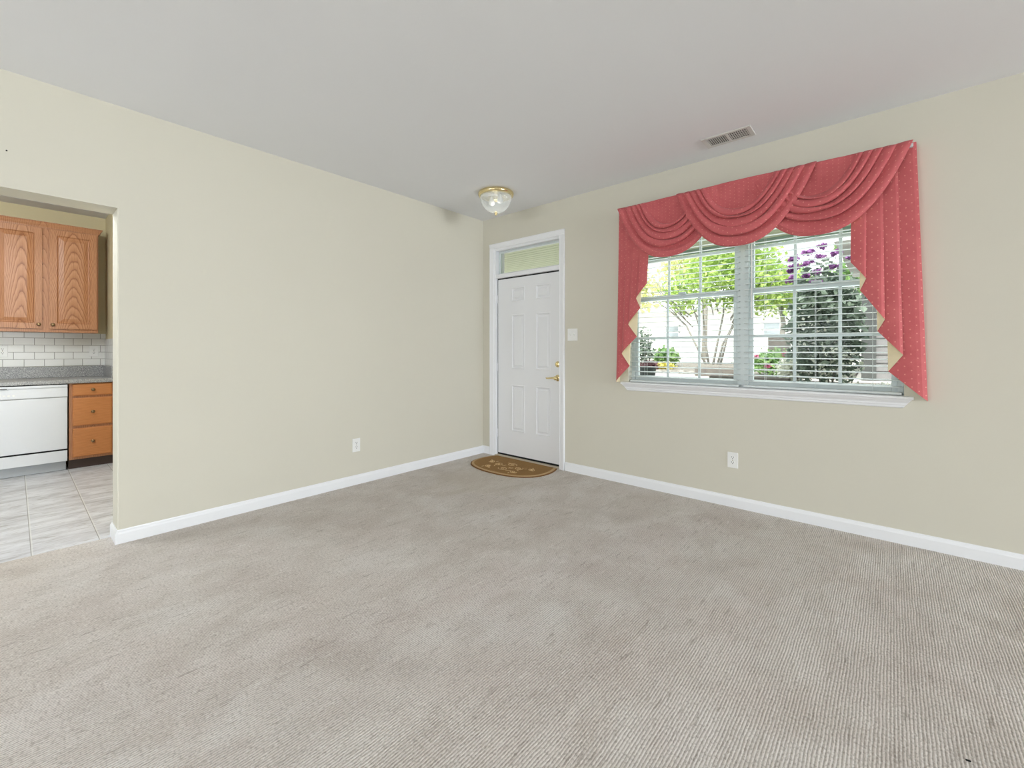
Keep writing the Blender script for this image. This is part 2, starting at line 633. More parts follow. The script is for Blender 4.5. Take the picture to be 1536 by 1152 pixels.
def panelled(bm, T, w, h, th, panels, steps):
    """A slab w x h x th with moulded panels. T maps (u, v, n) to world, n out of the face.
    steps: list of (inset, depth) nested rectangles from the panel's outer edge inward."""
    us = sorted({0.0, w} | {p[0] for p in panels} | {p[1] for p in panels})
    vs = sorted({0.0, h} | {p[2] for p in panels} | {p[3] for p in panels})
    V = {}

    def vert(u, v, n=0.0):
        k = (round(u, 5), round(v, 5), round(n, 5))
        if k not in V:
            V[k] = bm.verts.new(T(u, v, n))
        return V[k]
    for i in range(len(us) - 1):
        for j in range(len(vs) - 1):
            u0, u1, v0, v1 = us[i], us[i + 1], vs[j], vs[j + 1]
            cu, cv = (u0 + u1) / 2, (v0 + v1) / 2
            if any(p[0] < cu < p[1] and p[2] < cv < p[3] for p in panels):
                continue
            bm.faces.new((vert(u0, v0), vert(u1, v0), vert(u1, v1), vert(u0, v1)))
    for (u0, u1, v0, v1) in panels:
        prev = [vert(u0, v0), vert(u1, v0), vert(u1, v1), vert(u0, v1)]
        # split panel border edges that grid lines cross are shared visually; nested frames follow
        for ins, dep in steps:
            cur = [bm.verts.new(T(u0 + ins, v0 + ins, dep)), bm.verts.new(T(u1 - ins, v0 + ins, dep)), bm.verts.new(T(u1 - ins, v1 - ins, dep)), bm.verts.new(T(u0 + ins, v1 - ins, dep))]
            for k in range(4):
                bm.faces.new((prev[k], prev[(k + 1) % 4], cur[(k + 1) % 4], cur[k]))
            prev = cur
        bm.faces.new(prev)
    # sides and back
    c = [(0, 0), (w, 0), (w, h), (0, h)]
    B = [bm.verts.new(T(u, v, -th)) for u, v in c]
    F = [vert(u, v) for u, v in c]
    F2 = [bm.verts.new(T(u, v, 0)) for u, v in c]
    for k in range(4):
        bm.faces.new((F2[k], B[k], B[(k + 1) % 4], F2[(k + 1) % 4]))
    bm.faces.new(B[::-1])


def uvplane(name, T, u0, u1, v0, v1, m, th, parent=None):
    """flat slab with UVs in metres on its front"""
    bm = BM()
    uv = bm.loops.layers.uv.new('UVMap')
    c = [(u0, v0), (u1, v0), (u1, v1), (u0, v1)]
    F = [bm.verts.new(T(u, v, th)) for u, v in c]
    B = [bm.verts.new(T(u, v, 0)) for u, v in c]
    faces = [(F, c), (B[::-1], c[::-1])]
    for k in range(4):
        j = (k + 1) % 4
        faces.append(([F[k], B[k], B[j], F[j]], [c[k], c[k], c[j], c[j]]))
    for vs, us in faces:
        f = bm.faces.new(vs)
        for lp, (a, b) in zip(f.loops, us):
            lp[uv].uv = (a, b)
    return obj(name, bm, m, parent)


def struct(name, bm, m, label=None, cat=None, **k):
    o = obj(name, bm, m, **k)
    return tag(o, label, cat, kind='structure')


# ------------------------------------------------------------------ the shell
XR, YB = 14.2, -9.4          # right wall, back wall
WT = 0.20                    # thickness of the wall beside the kitchen
YE = -3.232                  # end of that wall (kitchen opening starts)
YO = -5.6                    # far jamb of the opening
ZH = 2.10                    # underside of the header

bm = BM()
box(bm, -0.17, XR, YB, 0.0, -0.10, 0.0)
box(bm, -0.17, 0.0, YE, 0.0, -0.10, -0.001)
struct('floor', bm, M['carpet'], 'beige ribbed loop carpet over the whole living room floor', 'carpet')
bm = BM()
box(bm, -3.27, -0.17, YB, -2.94, -0.10, 0.0)
struct('floor_kitchen', bm, M['tile'], 'grey marbled tile floor in the kitchen, left of the carpet', 'tile floor')

bm = BM()
box(bm, -3.45, XR + 0.15, YB - 0.15, 0.15, H, H + 0.12)
struct('ceiling', bm, M['ceil'], 'flat white ceiling over the living room', 'ceiling')

bm = BM()
prism(bm, [(-WT, YE + 0.006), (-WT + 0.006, YE), (-0.006, YE), (0, YE + 0.006), (0, 0.0), (-WT, 0.0)], 'z', 0, ZH)
box(bm, -WT, 0, YE, 0, ZH, H)
box(bm, -WT, 0, YO, YE, ZH, H)
box(bm, -WT, 0, YB, YO, 0, H)
struct('wall_left', bm, M['wall'], 'cream wall on the left with the kitchen opening cut in it', 'wall')

DX0, DX1, DZT = 0.172, 1.100, 2.378        # rough door + transom opening
WX0, WX1, WZ0, WZ1 = 1.848, 3.702, 0.905, 2.400   # window opening
bm = BM()
T0 = 0.16
box(bm, -0.3, DX0, 0, T0, 0, H)
box(bm, DX0, DX1, 0, T0, DZT, H)
box(bm, DX1, WX0, 0, T0, 0, H)
box(bm, WX0, WX1, 0, T0, 0, WZ0)
box(bm, WX0, WX1, 0, T0, WZ1, H)
box(bm, WX1, XR + 0.15, 0, T0, 0, H)
struct('wall_front', bm, M['wall'], 'cream wall with the entry door and the curtained window', 'wall')

# right and back walls, with made-up openings for the added fill lamps
bm = BM()
box(bm, XR, XR + 0.15, -0.4, 0, 0, H)
box(bm, XR, XR + 0.15, YB, -3.6, 0, H)
box(bm, XR, XR + 0.15, -3.6, -0.4, 0, 0.6)
box(bm, XR, XR + 0.15, -3.6, -0.4, 2.3, H)
struct('wall_right', bm, M['wall'])
bm = BM()
box(bm, -WT, 0.4, YB - 0.15, YB, 0, H)
box(bm, 0.4, 3.0, YB - 0.15, YB, 0, 0.75)
box(bm, 0.4, 3.0, YB - 0.15, YB, 2.25, H)
box(bm, 3.0, 4.0, YB - 0.15, YB, 0, H)
box(bm, 4.0, 6.6, YB - 0.15, YB, 2.25, H)
box(bm, 6.6, XR + 0.15, YB - 0.15, YB, 0, H)
struct('wall_back', bm, M['wall'])
# kitchen walls
KX, KY = -3.25, -2.955
bm = BM()
box(bm, KX - 0.15, KX, YB, KY + 0.1, 0, H)
struct('wall_kitchen_back', bm, M['kwall'], 'cream kitchen wall behind the oak cabinets', 'wall')
bm = BM()
box(bm, KX, -WT, KY, KY + 0.1, 0, H)
struct('wall_kitchen_side', bm, M['kwall'], 'cream kitchen side wall past the end of the counter', 'wall')
bm = BM()
box(bm, KX - 0.15, -WT, YB - 0.15, YB, 0, H)
struct('wall_kitchen_end', bm, M['kwall'])

# baseboards: (depth, height) profile
BP = [(0, 0), (0.0125, 0), (0.0125, 0.062), (0.0095, 0.072), (0.005, 0.079), (0.0035, 0.086), (0, 0.086)]


def base_x(name, x0, x1, y, s, label):
    bm = BM()
    prism(bm, [(y + s * d, z) for d, z in BP], 'x', x0, x1)
    return struct(name, bm, M['trim'], label, 'baseboard')


def base_y(name, y0, y1, x, s, label):
    bm = BM()
    prism(bm, [(x + s * d, z) for d, z in BP], 'y', y0, y1)
    return struct(name, bm, M['trim'], label, 'baseboard')


base_y('baseboard_left', YE, 0.0, 0.0, 1, 'white baseboard along the foot of the left wall')
base_x('baseboard_front', 1.168, XR, 0.0, -1, 'white baseboard along the window wall from the door to the right')
base_x('baseboard_corner', 0.0125, 0.112, 0.0, -1, 'short white baseboard between the corner and the door casing')
base_x('baseboard_end', -WT - 0.0125, 0.0125, YE, -1, 'short white baseboard round the wall end at the kitchen opening')

# ------------------------------------------------------------------ entry door with transom
door = thing('door_1', 'white six-panel entry door under a transom pane in the corner', 'door', (0.64, 0, 0), kind='structure')


def TY(x0, z0, y):
    """plane facing the room (-y)"""
    return lambda u, v, n: (x0 + u, y - n, z0 + v)


SX0, SX1, SZ0, SZ1, SY = 0.212, 1.088, 0.034, 2.022, 0.030
w_, h_ = SX1 - SX0, SZ1 - SZ0
pan = []
for (a, b) in ((0.418, 0.610), (0.762, 0.958)):
    for (c, d) in ((0.300, 0.824), (1.000, 1.612), (1.756, 1.915)):
        pan.append((a - SX0, b - SX0, c - SZ0, d - SZ0))
bm = BM()
panelled(bm, TY(SX0, SZ0, SY), w_, h_, 0.044, pan, [(0.004, 0.004), (0.012, 0.004), (0.020, -0.007), (0.030, -0.007), (0.044, 0.001)])
leaf = obj('door_leaf', bm, M['door'], door)
# black weatherstrip seen round the leaf
bm = BM()
box(bm, SX0 - 0.010, SX0 - 0.001, SY + 0.004, SY + 0.03, 0.02, SZ1 + 0.012)
box(bm, SX1 + 0.001, SX1 + 0.004, SY + 0.004, SY + 0.03, 0.02, SZ1 + 0.012)
box(bm, SX0 - 0.010, SX1 + 0.004, SY + 0.004, SY + 0.03, SZ1 + 0.001, SZ1 + 0.014)
box(bm, SX0 - 0.010, SX1 + 0.004, SY + 0.004, SY + 0.03, 0.014, SZ0 - 0.001)
obj('weatherstrip', bm, M['gap'], door)
# jamb and the transom bar
bm = BM()
box(bm, DX0, SX0 - 0.010, -0.004, 0.15, 0, DZT, 0.002, 1)
box(bm, SX1 + 0.004, DX1, -0.004, 0.15, 0, DZT, 0.002, 1)
box(bm, SX0 - 0.011, SX1 + 0.005, 0.0, 0.15, SZ1 + 0.014, 2.082, 0.003, 1)
box(bm, SX0 - 0.011, SX1 + 0.005, 0.0, 0.15, 2.352, DZT, 0.002, 1)
obj('door_jamb', bm, M['trim'], door)
# casing with stepped profile (across width d from inner edge)
CP = [(0, 0), (0, 0.010), (0.010, 0.014), (0.014, 0.011), (0.046, 0.016), (0.056, 0.019), (0.062, 0.017), (0.066, 0.0)]
bm = BM()
prism(bm, [(0.180 - d, -n) for d, n in CP], 'z', 0, 2.379)
prism(bm, [(1.094 + d, -n) for d, n in CP], 'z', 0, 2.379)
# mitred head
for_pts = [(-n, 2.374 + d) for d, n in CP]
prism(bm, for_pts, 'x', 0.114, 1.160)
obj('door_casing', bm, M['trim'], door)
# threshold
bm = BM()
box(bm, SX0 - 0.02, SX1 + 0.02, -0.012, 0.13, 0.0, 0.014, 0.004, 2)
obj('threshold', bm, plain('pale_oak_threshold', lin(198, 186, 166), 0.5, var=0.06), door)
# transom sash and pane
bm = BM()
ty0, ty1 = 0.052, 0.085
x0, x1, z0, z1 = SX0 - 0.011, SX1 + 0.005, 2.082, 2.352
fw_ = 0.026
box(bm, x0, x0 + fw_, ty0, ty1, z0, z1, 0.004, 1)
box(bm, x1 - 0.018, x1, ty0, ty1, z0, z1, 0.004, 1)
box(bm, x0 + fw_ - 0.004, x1 - 0.014, ty0, ty1, z0, z0 + 0.018, 0.004, 1)
box(bm, x0 + fw_ - 0.004, x1 - 0.014, ty0, ty1, z1 - 0.022, z1, 0.004, 1)
ts = obj('transom_frame', bm, M['vinyl'], door)
bm = BM()
box(bm, x0 + 0.015, x1 - 0.01, 0.066, 0.070, z0 + 0.01, z1 - 0.012)
obj('pane', bm, M['glass'], ts)
# hinges, lever, deadbolt
bm = BM()
for z in (0.26, 1.02, 1.80):
    tube(bm, [(SX0 - 0.006, SY - 0.004, z - 0.045), (SX0 - 0.006, SY - 0.004, z + 0.045)], 0.0045, 10)
obj('hinge_knuckle', bm, M['trim'], door, smooth=False)
lx, lz = 1.052, 0.925
bm = BM()
lathe(bm, [(0.034, 0.0), (0.034, -0.004), (0.030, -0.010), (0.018, -0.013), (0.013, -0.016), (0.013, -0.040), (0.018, -0.044), (0.021, -0.052), (0.017, -0.060), (0.008, -0.063)], (lx, SY, lz), 28, 'y')
tube(bm, [(lx, SY - 0.050, lz), (lx - 0.03, SY - 0.051, lz + 0.001), (lx - 0.06, SY - 0.052, lz - 0.001), (lx - 0.09, SY - 0.050, lz - 0.005), (lx - 0.112, SY - 0.047, lz - 0.004), (lx - 0.120, SY - 0.043, lz - 0.001)], [0.010, 0.0105, 0.009, 0.008, 0.0085, 0.005], 12)
tag(obj('door_handle', bm, M['brass'], leaf, smooth=True), 'polished brass lever handle')
bm = BM()
dz = 1.066
lathe(bm, [(0.032, 0.0), (0.032, -0.004), (0.026, -0.014), (0.012, -0.017)], (lx, SY, dz), 28, 'y')
box(bm, lx - 0.005, lx + 0.005, SY - 0.030, SY - 0.012, dz - 0.018, dz + 0.018, 0.003, 2)
tag(obj('deadbolt', bm, M['brass'], leaf, smooth=True), 'polished brass deadbolt thumb turn')

# ------------------------------------------------------------------ window
win = thing('window_1', 'white twin double-hung window with grilles in the front wall', 'window', (2.775, 0.1, 0.9), kind='structure')
FY0, FY1 = 0.070, 0.150
XM = 2.772
bm = BM()
FR = 0.030
box(bm, WX0, WX0 + FR, FY0, FY1, WZ0, WZ1)
box(bm, WX1 - FR, WX1, FY0, FY1, WZ0, WZ1)
box(bm, XM - 0.042, XM + 0.042, FY0 - 0.004, FY1, WZ0, WZ1, 0.002, 1)
box(bm, WX0 + FR, WX1 - FR, FY0, FY1, WZ0, WZ0 + 0.035)
box(bm, WX0 + FR, WX1 - FR, FY0, FY1, WZ1 - 0.03, WZ1)
obj('window_frame', bm, M['vinyl'], win)
for (a, b) in ((WX0 + FR, XM - 0.040), (XM + 0.040, WX1 - FR)):
    for nm, z0, z1, y0 in (('lower_sash', WZ0 + 0.033, 1.690, 0.080), ('upper_sash', 1.650, WZ1 - 0.03, 0.112)):
        st = 0.030
        y1 = y0 + 0.030
        bm = BM()
        box(bm, a, a + st, y0, y1, z0, z1, 0.003, 1)
        box(bm, b - st, b, y0, y1, z0, z1, 0.003, 1)
        bot = 0.045 if nm == 'lower_sash' else 0.040
        box(bm, a + st - 0.003, b - st + 0.003, y0, y1, z0, z0 + bot, 0.003, 1)
        box(bm, a + st - 0.003, b - st + 0.003, y0, y1, z1 - 0.040, z1, 0.003, 1)
        sash = obj(nm, bm, M['vinyl'], win)
        g0, g1, h0, h1 = a + st, b - st, z0 + bot, z1 - 0.04
        bm = BM()
        for k in (1, 2):
            x = g0 + (g1 - g0) * k / 3
            box(bm, x - 0.010, x + 0.010, y0 + 0.008, y0 + 0.022, h0 - 0.004, h1 + 0.004, 0.003, 1)
        zc = (h0 + h1) / 2
        box(bm, g0 - 0.004, g1 + 0.004, y0 + 0.009, y0 + 0.021, zc - 0.010, zc + 0.010, 0.003, 1)
        obj('grille', bm, M['vinyl'], sash)
        bm = BM()
        box(bm, g0 - 0.006, g1 + 0.006, y0 + 0.0135, y0 + 0.0165, h0 - 0.006, h1 + 0.006)
        obj('pane', bm, M['glass'], sash)
    # sash lock on the meeting rail
    bm = BM()
    xc = (a + b) / 2
    box(bm, xc - 0.03, xc + 0.03, 0.060, 0.082, 1.688, 1.704, 0.004, 2)
    obj('sash_lock', bm, M['vinyl'], win)
# stool and moulded apron
bm = BM()
prism(bm, [(0.075, WZ0), (0.075, WZ0 + 0.020), (0.0, WZ0 + 0.020), (0.0, WZ0)], 'x', WX0 + 0.001, WX1 - 0.001)
prism(bm, [(0.0, WZ0), (0.0, WZ0 + 0.020), (-0.040, WZ0 + 0.020), (-0.047, WZ0 + 0.014), (-0.047, WZ0 + 0.008), (-0.040, WZ0)], 'x', 1.793, 3.745)
obj('window_sill', bm, M['trim'], win)
bm = BM()
ap = [(0.0, 0.0), (-0.006, 0.0), (-0.012, 0.006), (-0.013, 0.016), (-0.017, 0.022), (-0.018, 0.032), (-0.024, 0.040), (-0.034, 0.050), (-0.036, 0.056), (0.0, 0.056)]
A0, A1 = [], []
for d, z in ap:
    ins = (0.056 - z) * 0.75
    A0.append(bm.verts.new((1.800 + ins, d, WZ0 - 0.056 + z)))
    A1.append(bm.verts.new((3.738 - ins, d, WZ0 - 0.056 + z)))
n = len(ap)
bm.faces.new(A0)
bm.faces.new(A1[::-1])
for i in range(n):
    bm.faces.new((A0[i], A1[i], A1[(i + 1) % n], A0[(i + 1) % n]))
obj('window_apron', bm, M['trim'], win)

# ------------------------------------------------------------------ venetian blinds


def blind(x0, x1, label):
    t = thing('venetian_blind', label, 'blind', ((x0 + x1) / 2, 0.038, 0.926), 'pair of horizontal blinds in the window')
    bm = BM()
    box(bm, x0, x1, 0.008, 0.062, 2.345, 2.398, 0.003, 1)
    obj('head_rail', bm, M['blind'], t)
    bm = BM()
    z = 0.978
    k = 0
    while z < 2.34:
        pts = []
        for j in range(5):
            s = -1 + j * 0.5
            pts.append((0.037 + s * 0.025, z + 0.0028 * (1 - s * s) + 0.0020 * s))
        ring = pts + [(y, zz - 0.0024) for y, zz in pts[::-1]]
        prism(bm, ring, 'x', x0 + 0.004, x1 - 0.004)
        z += 0.0435
    obj('slats', bm, M['blind'], t)
    bm = BM()
    box(bm, x0 + 0.004, x1 - 0.004, 0.012, 0.062, 0.927, 0.945, 0.004, 2)
    obj('bottom_rail', bm, M['blind'], t)
    bm = BM()
    wdt = x1 - x0
    for f in (0.16, 0.5, 0.84):
        for y in (0.0115, 0.0625):
            tube(bm, [(x0 + wdt * f, y, 0.94), (x0 + wdt * f, y, 2.35)], 0.0011, 5)
    obj('ladder_cord', bm, M['blind'], t)
    bm = BM()
    tube(bm, [(x0 + 0.06, 0.004, 2.35), (x0 + 0.062, 0.002, 1.45)], 0.004, 8)
    obj('tilt_wand', bm, M['plastic'], t)
    return t


blind(1.854, 2.760, 'white horizontal blind in the left half of the window, lime tree behind')
blind(2.786, 3.696, 'white horizontal blind in the right half of the window, purple shrub behind')

# ------------------------------------------------------------------ swag valance
val = thing('swag_valance', 'coral dotted three-swag valance with pleated side cascades above the window', 'curtain', (2.77, 0, 2.46))
ZT = 2.472
bm = BM()
box(bm, 1.792, 3.742, -0.092, 0.0, 2.440, 2.460)
obj('mounting_board', bm, M['trim'], val)


def lerp_tab(tab, v):
    for (a, x), (b, y) in zip(tab, tab[1:]):
        if v <= b:
            f = (v - a) / (b - a)
            return x + (y - x) * f
    return tab[-1][1]


def swag(name, xa, xb, y0, bulge, seed, offL, offR, D0=0.498):
    """pleated drape hung between two points of the board; v=0 hem, v=1 board line"""
    rnd = random.Random(seed)
    NT, NV = 80, 132
    vz = 0.74                                   # pleats below this v
    # pleat rolls from the hem up: upper limit of each roll in v
    cuts = [0.0, 0.20, 0.36, 0.50, 0.62, vz]
    Dtab = [(0, D0), (0.20, D0 - 0.098), (0.36, D0 - 0.160), (0.50, D0 - 0.210), (0.62, D0 - 0.248), (vz, D0 - 0.280), (0.86, 0.11), (1.0, 0.0)]
    OL = [(0, 0.0), (vz, offL), (1.0, offL + 0.06)]
    OR = [(0, 0.0), (vz, offR), (1.0, offR + 0.06)]
    amp = [rnd.uniform(0.85, 1.15) for _ in cuts]
    tilt = [rnd.uniform(-0.018, 0.018) for _ in cuts]
    verts, uvs = [], []
    for j in range(NV + 1):
        v = j / NV
        D = lerp_tab(Dtab, v)
        a, b = xa + lerp_tab(OL, v), xb - lerp_tab(OR, v)
        for i in range(NT + 1):
            t = i / NT
            s = 2 * t - 1
            mid = 1 - abs(s) ** 3
            Ds = D + (0 if v < 0.02 or v > vz else 0.010 * math.sin(v * 31 + 2.2 * s + seed) * mid)
            dv = Ds * (1 - abs(s) ** 2.45)
            x = a + (b - a) * t
            y = y0 - bulge * mid * (0.35 + 0.65 * min(1, D / D0))
            z = ZT - dv
            if v < vz:
                k = 0
                while k < len(cuts) - 2 and v >= cuts[k + 1] + (tilt[k + 1] * s if k else 0):
                    k += 1
                lo = cuts[k] + (tilt[k] * s if k > 1 else 0)
                hi_ = cuts[k + 1] + (tilt[k + 1] * s if 0 < k < len(cuts) - 2 else 0)
                ph = min(max((v - lo) / (hi_ - lo), 0), 1)
                lobe = (max(ph, 0.0) ** 0.40) * ((1 - ph) ** 0.75) * 1.75
                if k == 0:
                    lobe = (0.55 + 0.45 * math.sin(PI * min(1, ph * 1.15))) * ((1 - ph) ** 0.35)
                A = amp[k] * (0.016 + 0.036 * mid) * (1.0 if k else 0.85)
                y -= A * lobe
                # the lower lip of each pleat rolls over the one under it
                if k:
                    z -= 0.022 * (0.35 + 0.65 * mid) * lobe * (1 - ph)
            else:
                f = (v - vz) / (1 - vz)
                y += 0.012 * math.sin(PI * f) * mid
                y -= 0.0025 * math.sin(70 * x + seed) * math.sin(PI * f)
            verts.append((x, y, z))
            uvs.append((x, D * 1.9 * (1 - 0.5 * s * s)))
    faces = []
    for j in range(NV):
        for i in range(NT):
            p = j * (NT + 1) + i
            faces.append((p, p + 1, p + NT + 2, p + NT + 1))
    o = raw(name, verts, faces, M['fabric'], val, True)
    me = o.data
    ul = me.uv_layers.new(name='UVMap')
    for lp in me.loops:
        ul.data[lp.index].uv = uvs[lp.vertex_index]
    me.materials.append(M['lining'])
    sd = o.modifiers.new('thickness', 'SOLIDIFY')
    sd.thickness = 0.003
    sd.offset = -1
    sd.material_offset = 1
    sd.material_offset_rim = 0
    return o


swag('swag', 1.798, 2.740, -0.108, 0.020, 3, 0.26, 0.27)
swag('swag', 2.800, 3.742, -0.108, 0.020, 5, 0.25, 0.27)
swag('swag', 2.330, 3.268, -0.128, 0.024, 8, 0.22, 0.25)


def cascade(hem, sgn, xtop_in, flare):
    """side cascade: cloth pleated back and forth; hem = [(x, z)] from the long outer edge inward, alternating tip / notch"""
    NZ = 36
    verts, uvs, faces = [], [], []
    cols = []
    y = -0.012
    pts = []
    # return to the wall
    pts.append((hem[0][0], hem[0][1], 0.0))
    layer = 0
    for k, (x, z) in enumerate(hem):
        pts.append((x, z, 1.0 + 1.45 * k))
        if 0 < k < len(hem) - 1:
            pts.append((x, z, 1.45 + 1.45 * k))
    # subdivide across
    fine = []
    for (x0, z0, y0), (x1, z1, y1) in zip(pts, pts[1:]):
        n = 8 if abs(x1 - x0) > 0.05 else (4 if abs(x1 - x0) > 0.001 or y0 == 0.0 else 2)
        for i in range(n):
            f = i / n
            bow = 1.5 * math.sin(PI * f ** 0.5) if y1 > 1.5 and (x1 - x0) * sgn > 0.05 else 0.0
            fine.append((x0 + (x1 - x0) * f, z0 + (z1 - z0) * f, y0 + (y1 - y0) * f + bow))
    fine.append(pts[-1])
    s = 0
    px = fine[0]
    for (x, z, y) in fine:
        s += math.hypot(x - px[0], 0.09 * (min(y, 1) - min(px[2], 1)))
        px = (x, z, y)
        for j in range(NZ + 1):
            f = j / NZ                                       # 0 top, 1 hem
            zz = ZT + (z - ZT) * f
            fl = flare * (1 - (ZT - zz) / 1.56)
            xx = x + sgn * fl * max(0.0, 1 - abs(x - hem[0][0]) / 0.3)
            # y counts layers: 0 at the wall, 1 the back layer, then one more per turn towards the room
            gap = 0.0028 + 0.020 * max(0.0, (ZT - zz) / 1.55 - 0.30)
            yw = -0.066 * min(y, 1.0) - gap * max(0.0, y - 1.0) - 0.004 * math.sin(f * 4.0 + x * 5) * min(y, 1.0)
            verts.append((xx, yw, zz))
            uvs.append((s, zz))
    n = len(fine)
    for i in range(n - 1):
        for j in range(NZ):
            p = i * (NZ + 1) + j
            q = p + NZ + 1
            faces.append((p, q, q + 1, p + 1) if sgn < 0 else (p, p + 1, q + 1, q))
    o = raw('cascade', verts, faces, M['fabric'], val, False)
    me = o.data
    ul = me.uv_layers.new(name='UVMap')
    for lp in me.loops:
        ul.data[lp.index].uv = uvs[lp.vertex_index]
    me.materials.append(M['lining'])
    sd = o.modifiers.new('thickness', 'SOLIDIFY')
    sd.thickness = 0.0014
    sd.offset = -1
    sd.material_offset = 1
    sd.material_offset_rim = 1
    return o


cascade([(1.762, 0.922), (1.906, 1.075), (1.836, 1.178), (1.986, 1.330), (1.906, 1.434), (2.022, 1.575), (1.982, 1.655), (2.080, 1.778)], 1, 2.08, 0.030)
cascade([(3.806, 0.905), (3.745, 0.935), (3.630, 1.088), (3.702, 1.182), (3.588, 1.300), (3.622, 1.350), (3.494, 1.590), (3.524, 1.662), (3.445, 1.775)][0:1] +
        [(3.630, 1.080), (3.702, 1.182), (3.580, 1.330), (3.618, 1.400), (3.492, 1.590), (3.524, 1.662), (3.445, 1.775)], -1, 3.44, 0.05)

# ------------------------------------------------------------------ flush ceiling lamp
LC = (0.755, -0.585, H)
lamp = thing('ceiling_light', 'brass-rimmed flush ceiling light with ribbed clear glass bowl near the corner', 'ceiling light', LC)
bm = BM()
lathe(bm, [(0.100, 0.0), (0.150, -0.001), (0.168, -0.006), (0.173, -0.016), (0.172, -0.030), (0.164, -0.040), (0.150, -0.043), (0.146, -0.036), (0.150, -0.020), (0.10, -0.006)], LC, 64)
obj('rim', bm, M['brass'], lamp, smooth=True)
bm = BM()
prof = [(0.148, -0.034), (0.149, -0.060), (0.142, -0.090), (0.126, -0.125), (0.104, -0.155), (0.078, -0.178), (0.048, -0.192), (0.016, -0.197)]
inner = [(r - 0.006, h + 0.005) for r, h in prof[::-1]]
lathe(bm, prof + inner[:-1] + [(0.143, -0.034)], LC, 144, flute=0.022, nfl=30)
obj('lamp_shade', bm, M['prism'], lamp, smooth=True)
bm = BM()
lathe(bm, [(0.004, -0.180), (0.014, -0.196), (0.018, -0.201), (0.014, -0.206), (0.009, -0.209), (0.012, -0.215), (0.008, -0.222), (0.002, -0.224)], LC, 24)
obj('finial', bm, M['brass'], lamp, smooth=True)
for sx in (-0.055, 0.055):
    bm = BM()
    c = (LC[0] + sx, LC[1], LC[2])
    lathe(bm, [(0.016, -0.020), (0.016, -0.050), (0.024, -0.066), (0.030, -0.088), (0.026, -0.106), (0.014, -0.116), (0.004, -0.119)], c, 20)
    obj('bulb', bm, M['plastic'], lamp, smooth=True)

pl_ = bpy.data.lights.new('corner_lamp_fill', 'POINT')  # weak fill added inside the fixture to brighten the corner
pl_.energy = 0.3
pl_.shadow_soft_size = 0.05
pl_.color = (1.0, 0.97, 0.92)
plo = bpy.data.objects.new('corner_lamp_fill', pl_)
plo.location = (LC[0], LC[1], H - 0.145)
COL.objects.link(plo)

# ------------------------------------------------------------------ ceiling air vent
VX0, VX1, VY0, VY1 = 2.598, 2.922, -0.376, -0.204
vent = thing('ceiling_vent', 'white two-way air register in the ceiling above the valance', 'air vent', ((VX0 + VX1) / 2, (VY0 + VY1) / 2, H))
bm = BM()
ix0, ix1, iy0, iy1 = VX0 + 0.034, VX1 - 0.030, VY0 + 0.026, VY1 - 0.026
T = lambda u, v, n: (VX0 + u, VY0 + v, H - 0.006 - n)
zt, zb = H, H - 0.008


def rail(bm, x0, x1, y0, y1):
    box(bm, x0, x1, y0, y1, zb, zt, 0.003, 1)


rail(bm, VX0, VX1, VY0, iy0)
rail(bm, VX0, VX1, iy1, VY1)
rail(bm, VX0, ix0, iy0 - 0.004, iy1 + 0.004)
rail(bm, ix1, VX1, iy0 - 0.004, iy1 + 0.004)
xm = (ix0 + ix1) / 2
rail(bm, xm - 0.010, xm + 0.010, iy0 - 0.004, iy1 + 0.004)
obj('vent_frame', bm, M['ventwhite'], vent)
bm = BM()
for a, b, sg, cnt in ((ix0, xm - 0.010, 1, 9), (xm + 0.010, ix1, -1, 9)):
    for k in range(cnt):
        x = a + (b - a) * (k + 0.5) / cnt
        dx = 0.0012 if sg > 0 else -0.0046
        pts = [(x - dx - 0.0018, zb + 0.001), (x - dx + 0.0018, zb + 0.001), (x + dx + 0.0012, zb + 0.0070), (x + dx - 0.0012, zb + 0.0070)]
        prism(bm, pts, 'y', iy0, iy1)
obj('louvers', bm, M['ventwhite'], vent)
bm = BM()
for k in range(3):
    y = iy0 + (iy1 - iy0) * (k + 1) / 4
    box(bm, xm + 0.010, ix1, y - 0.0008, y + 0.0008, zb + 0.001, zb + 0.004)
obj('cross_bars', bm, M['ventwhite'], vent)
bm = BM()
box(bm, ix0 - 0.002, ix1 + 0.002, iy0 - 0.002, iy1 + 0.002, H - 0.0008, H - 0.0001)
obj('duct_opening', bm, M['duct'], vent)

# ------------------------------------------------------------------ outlets and switch


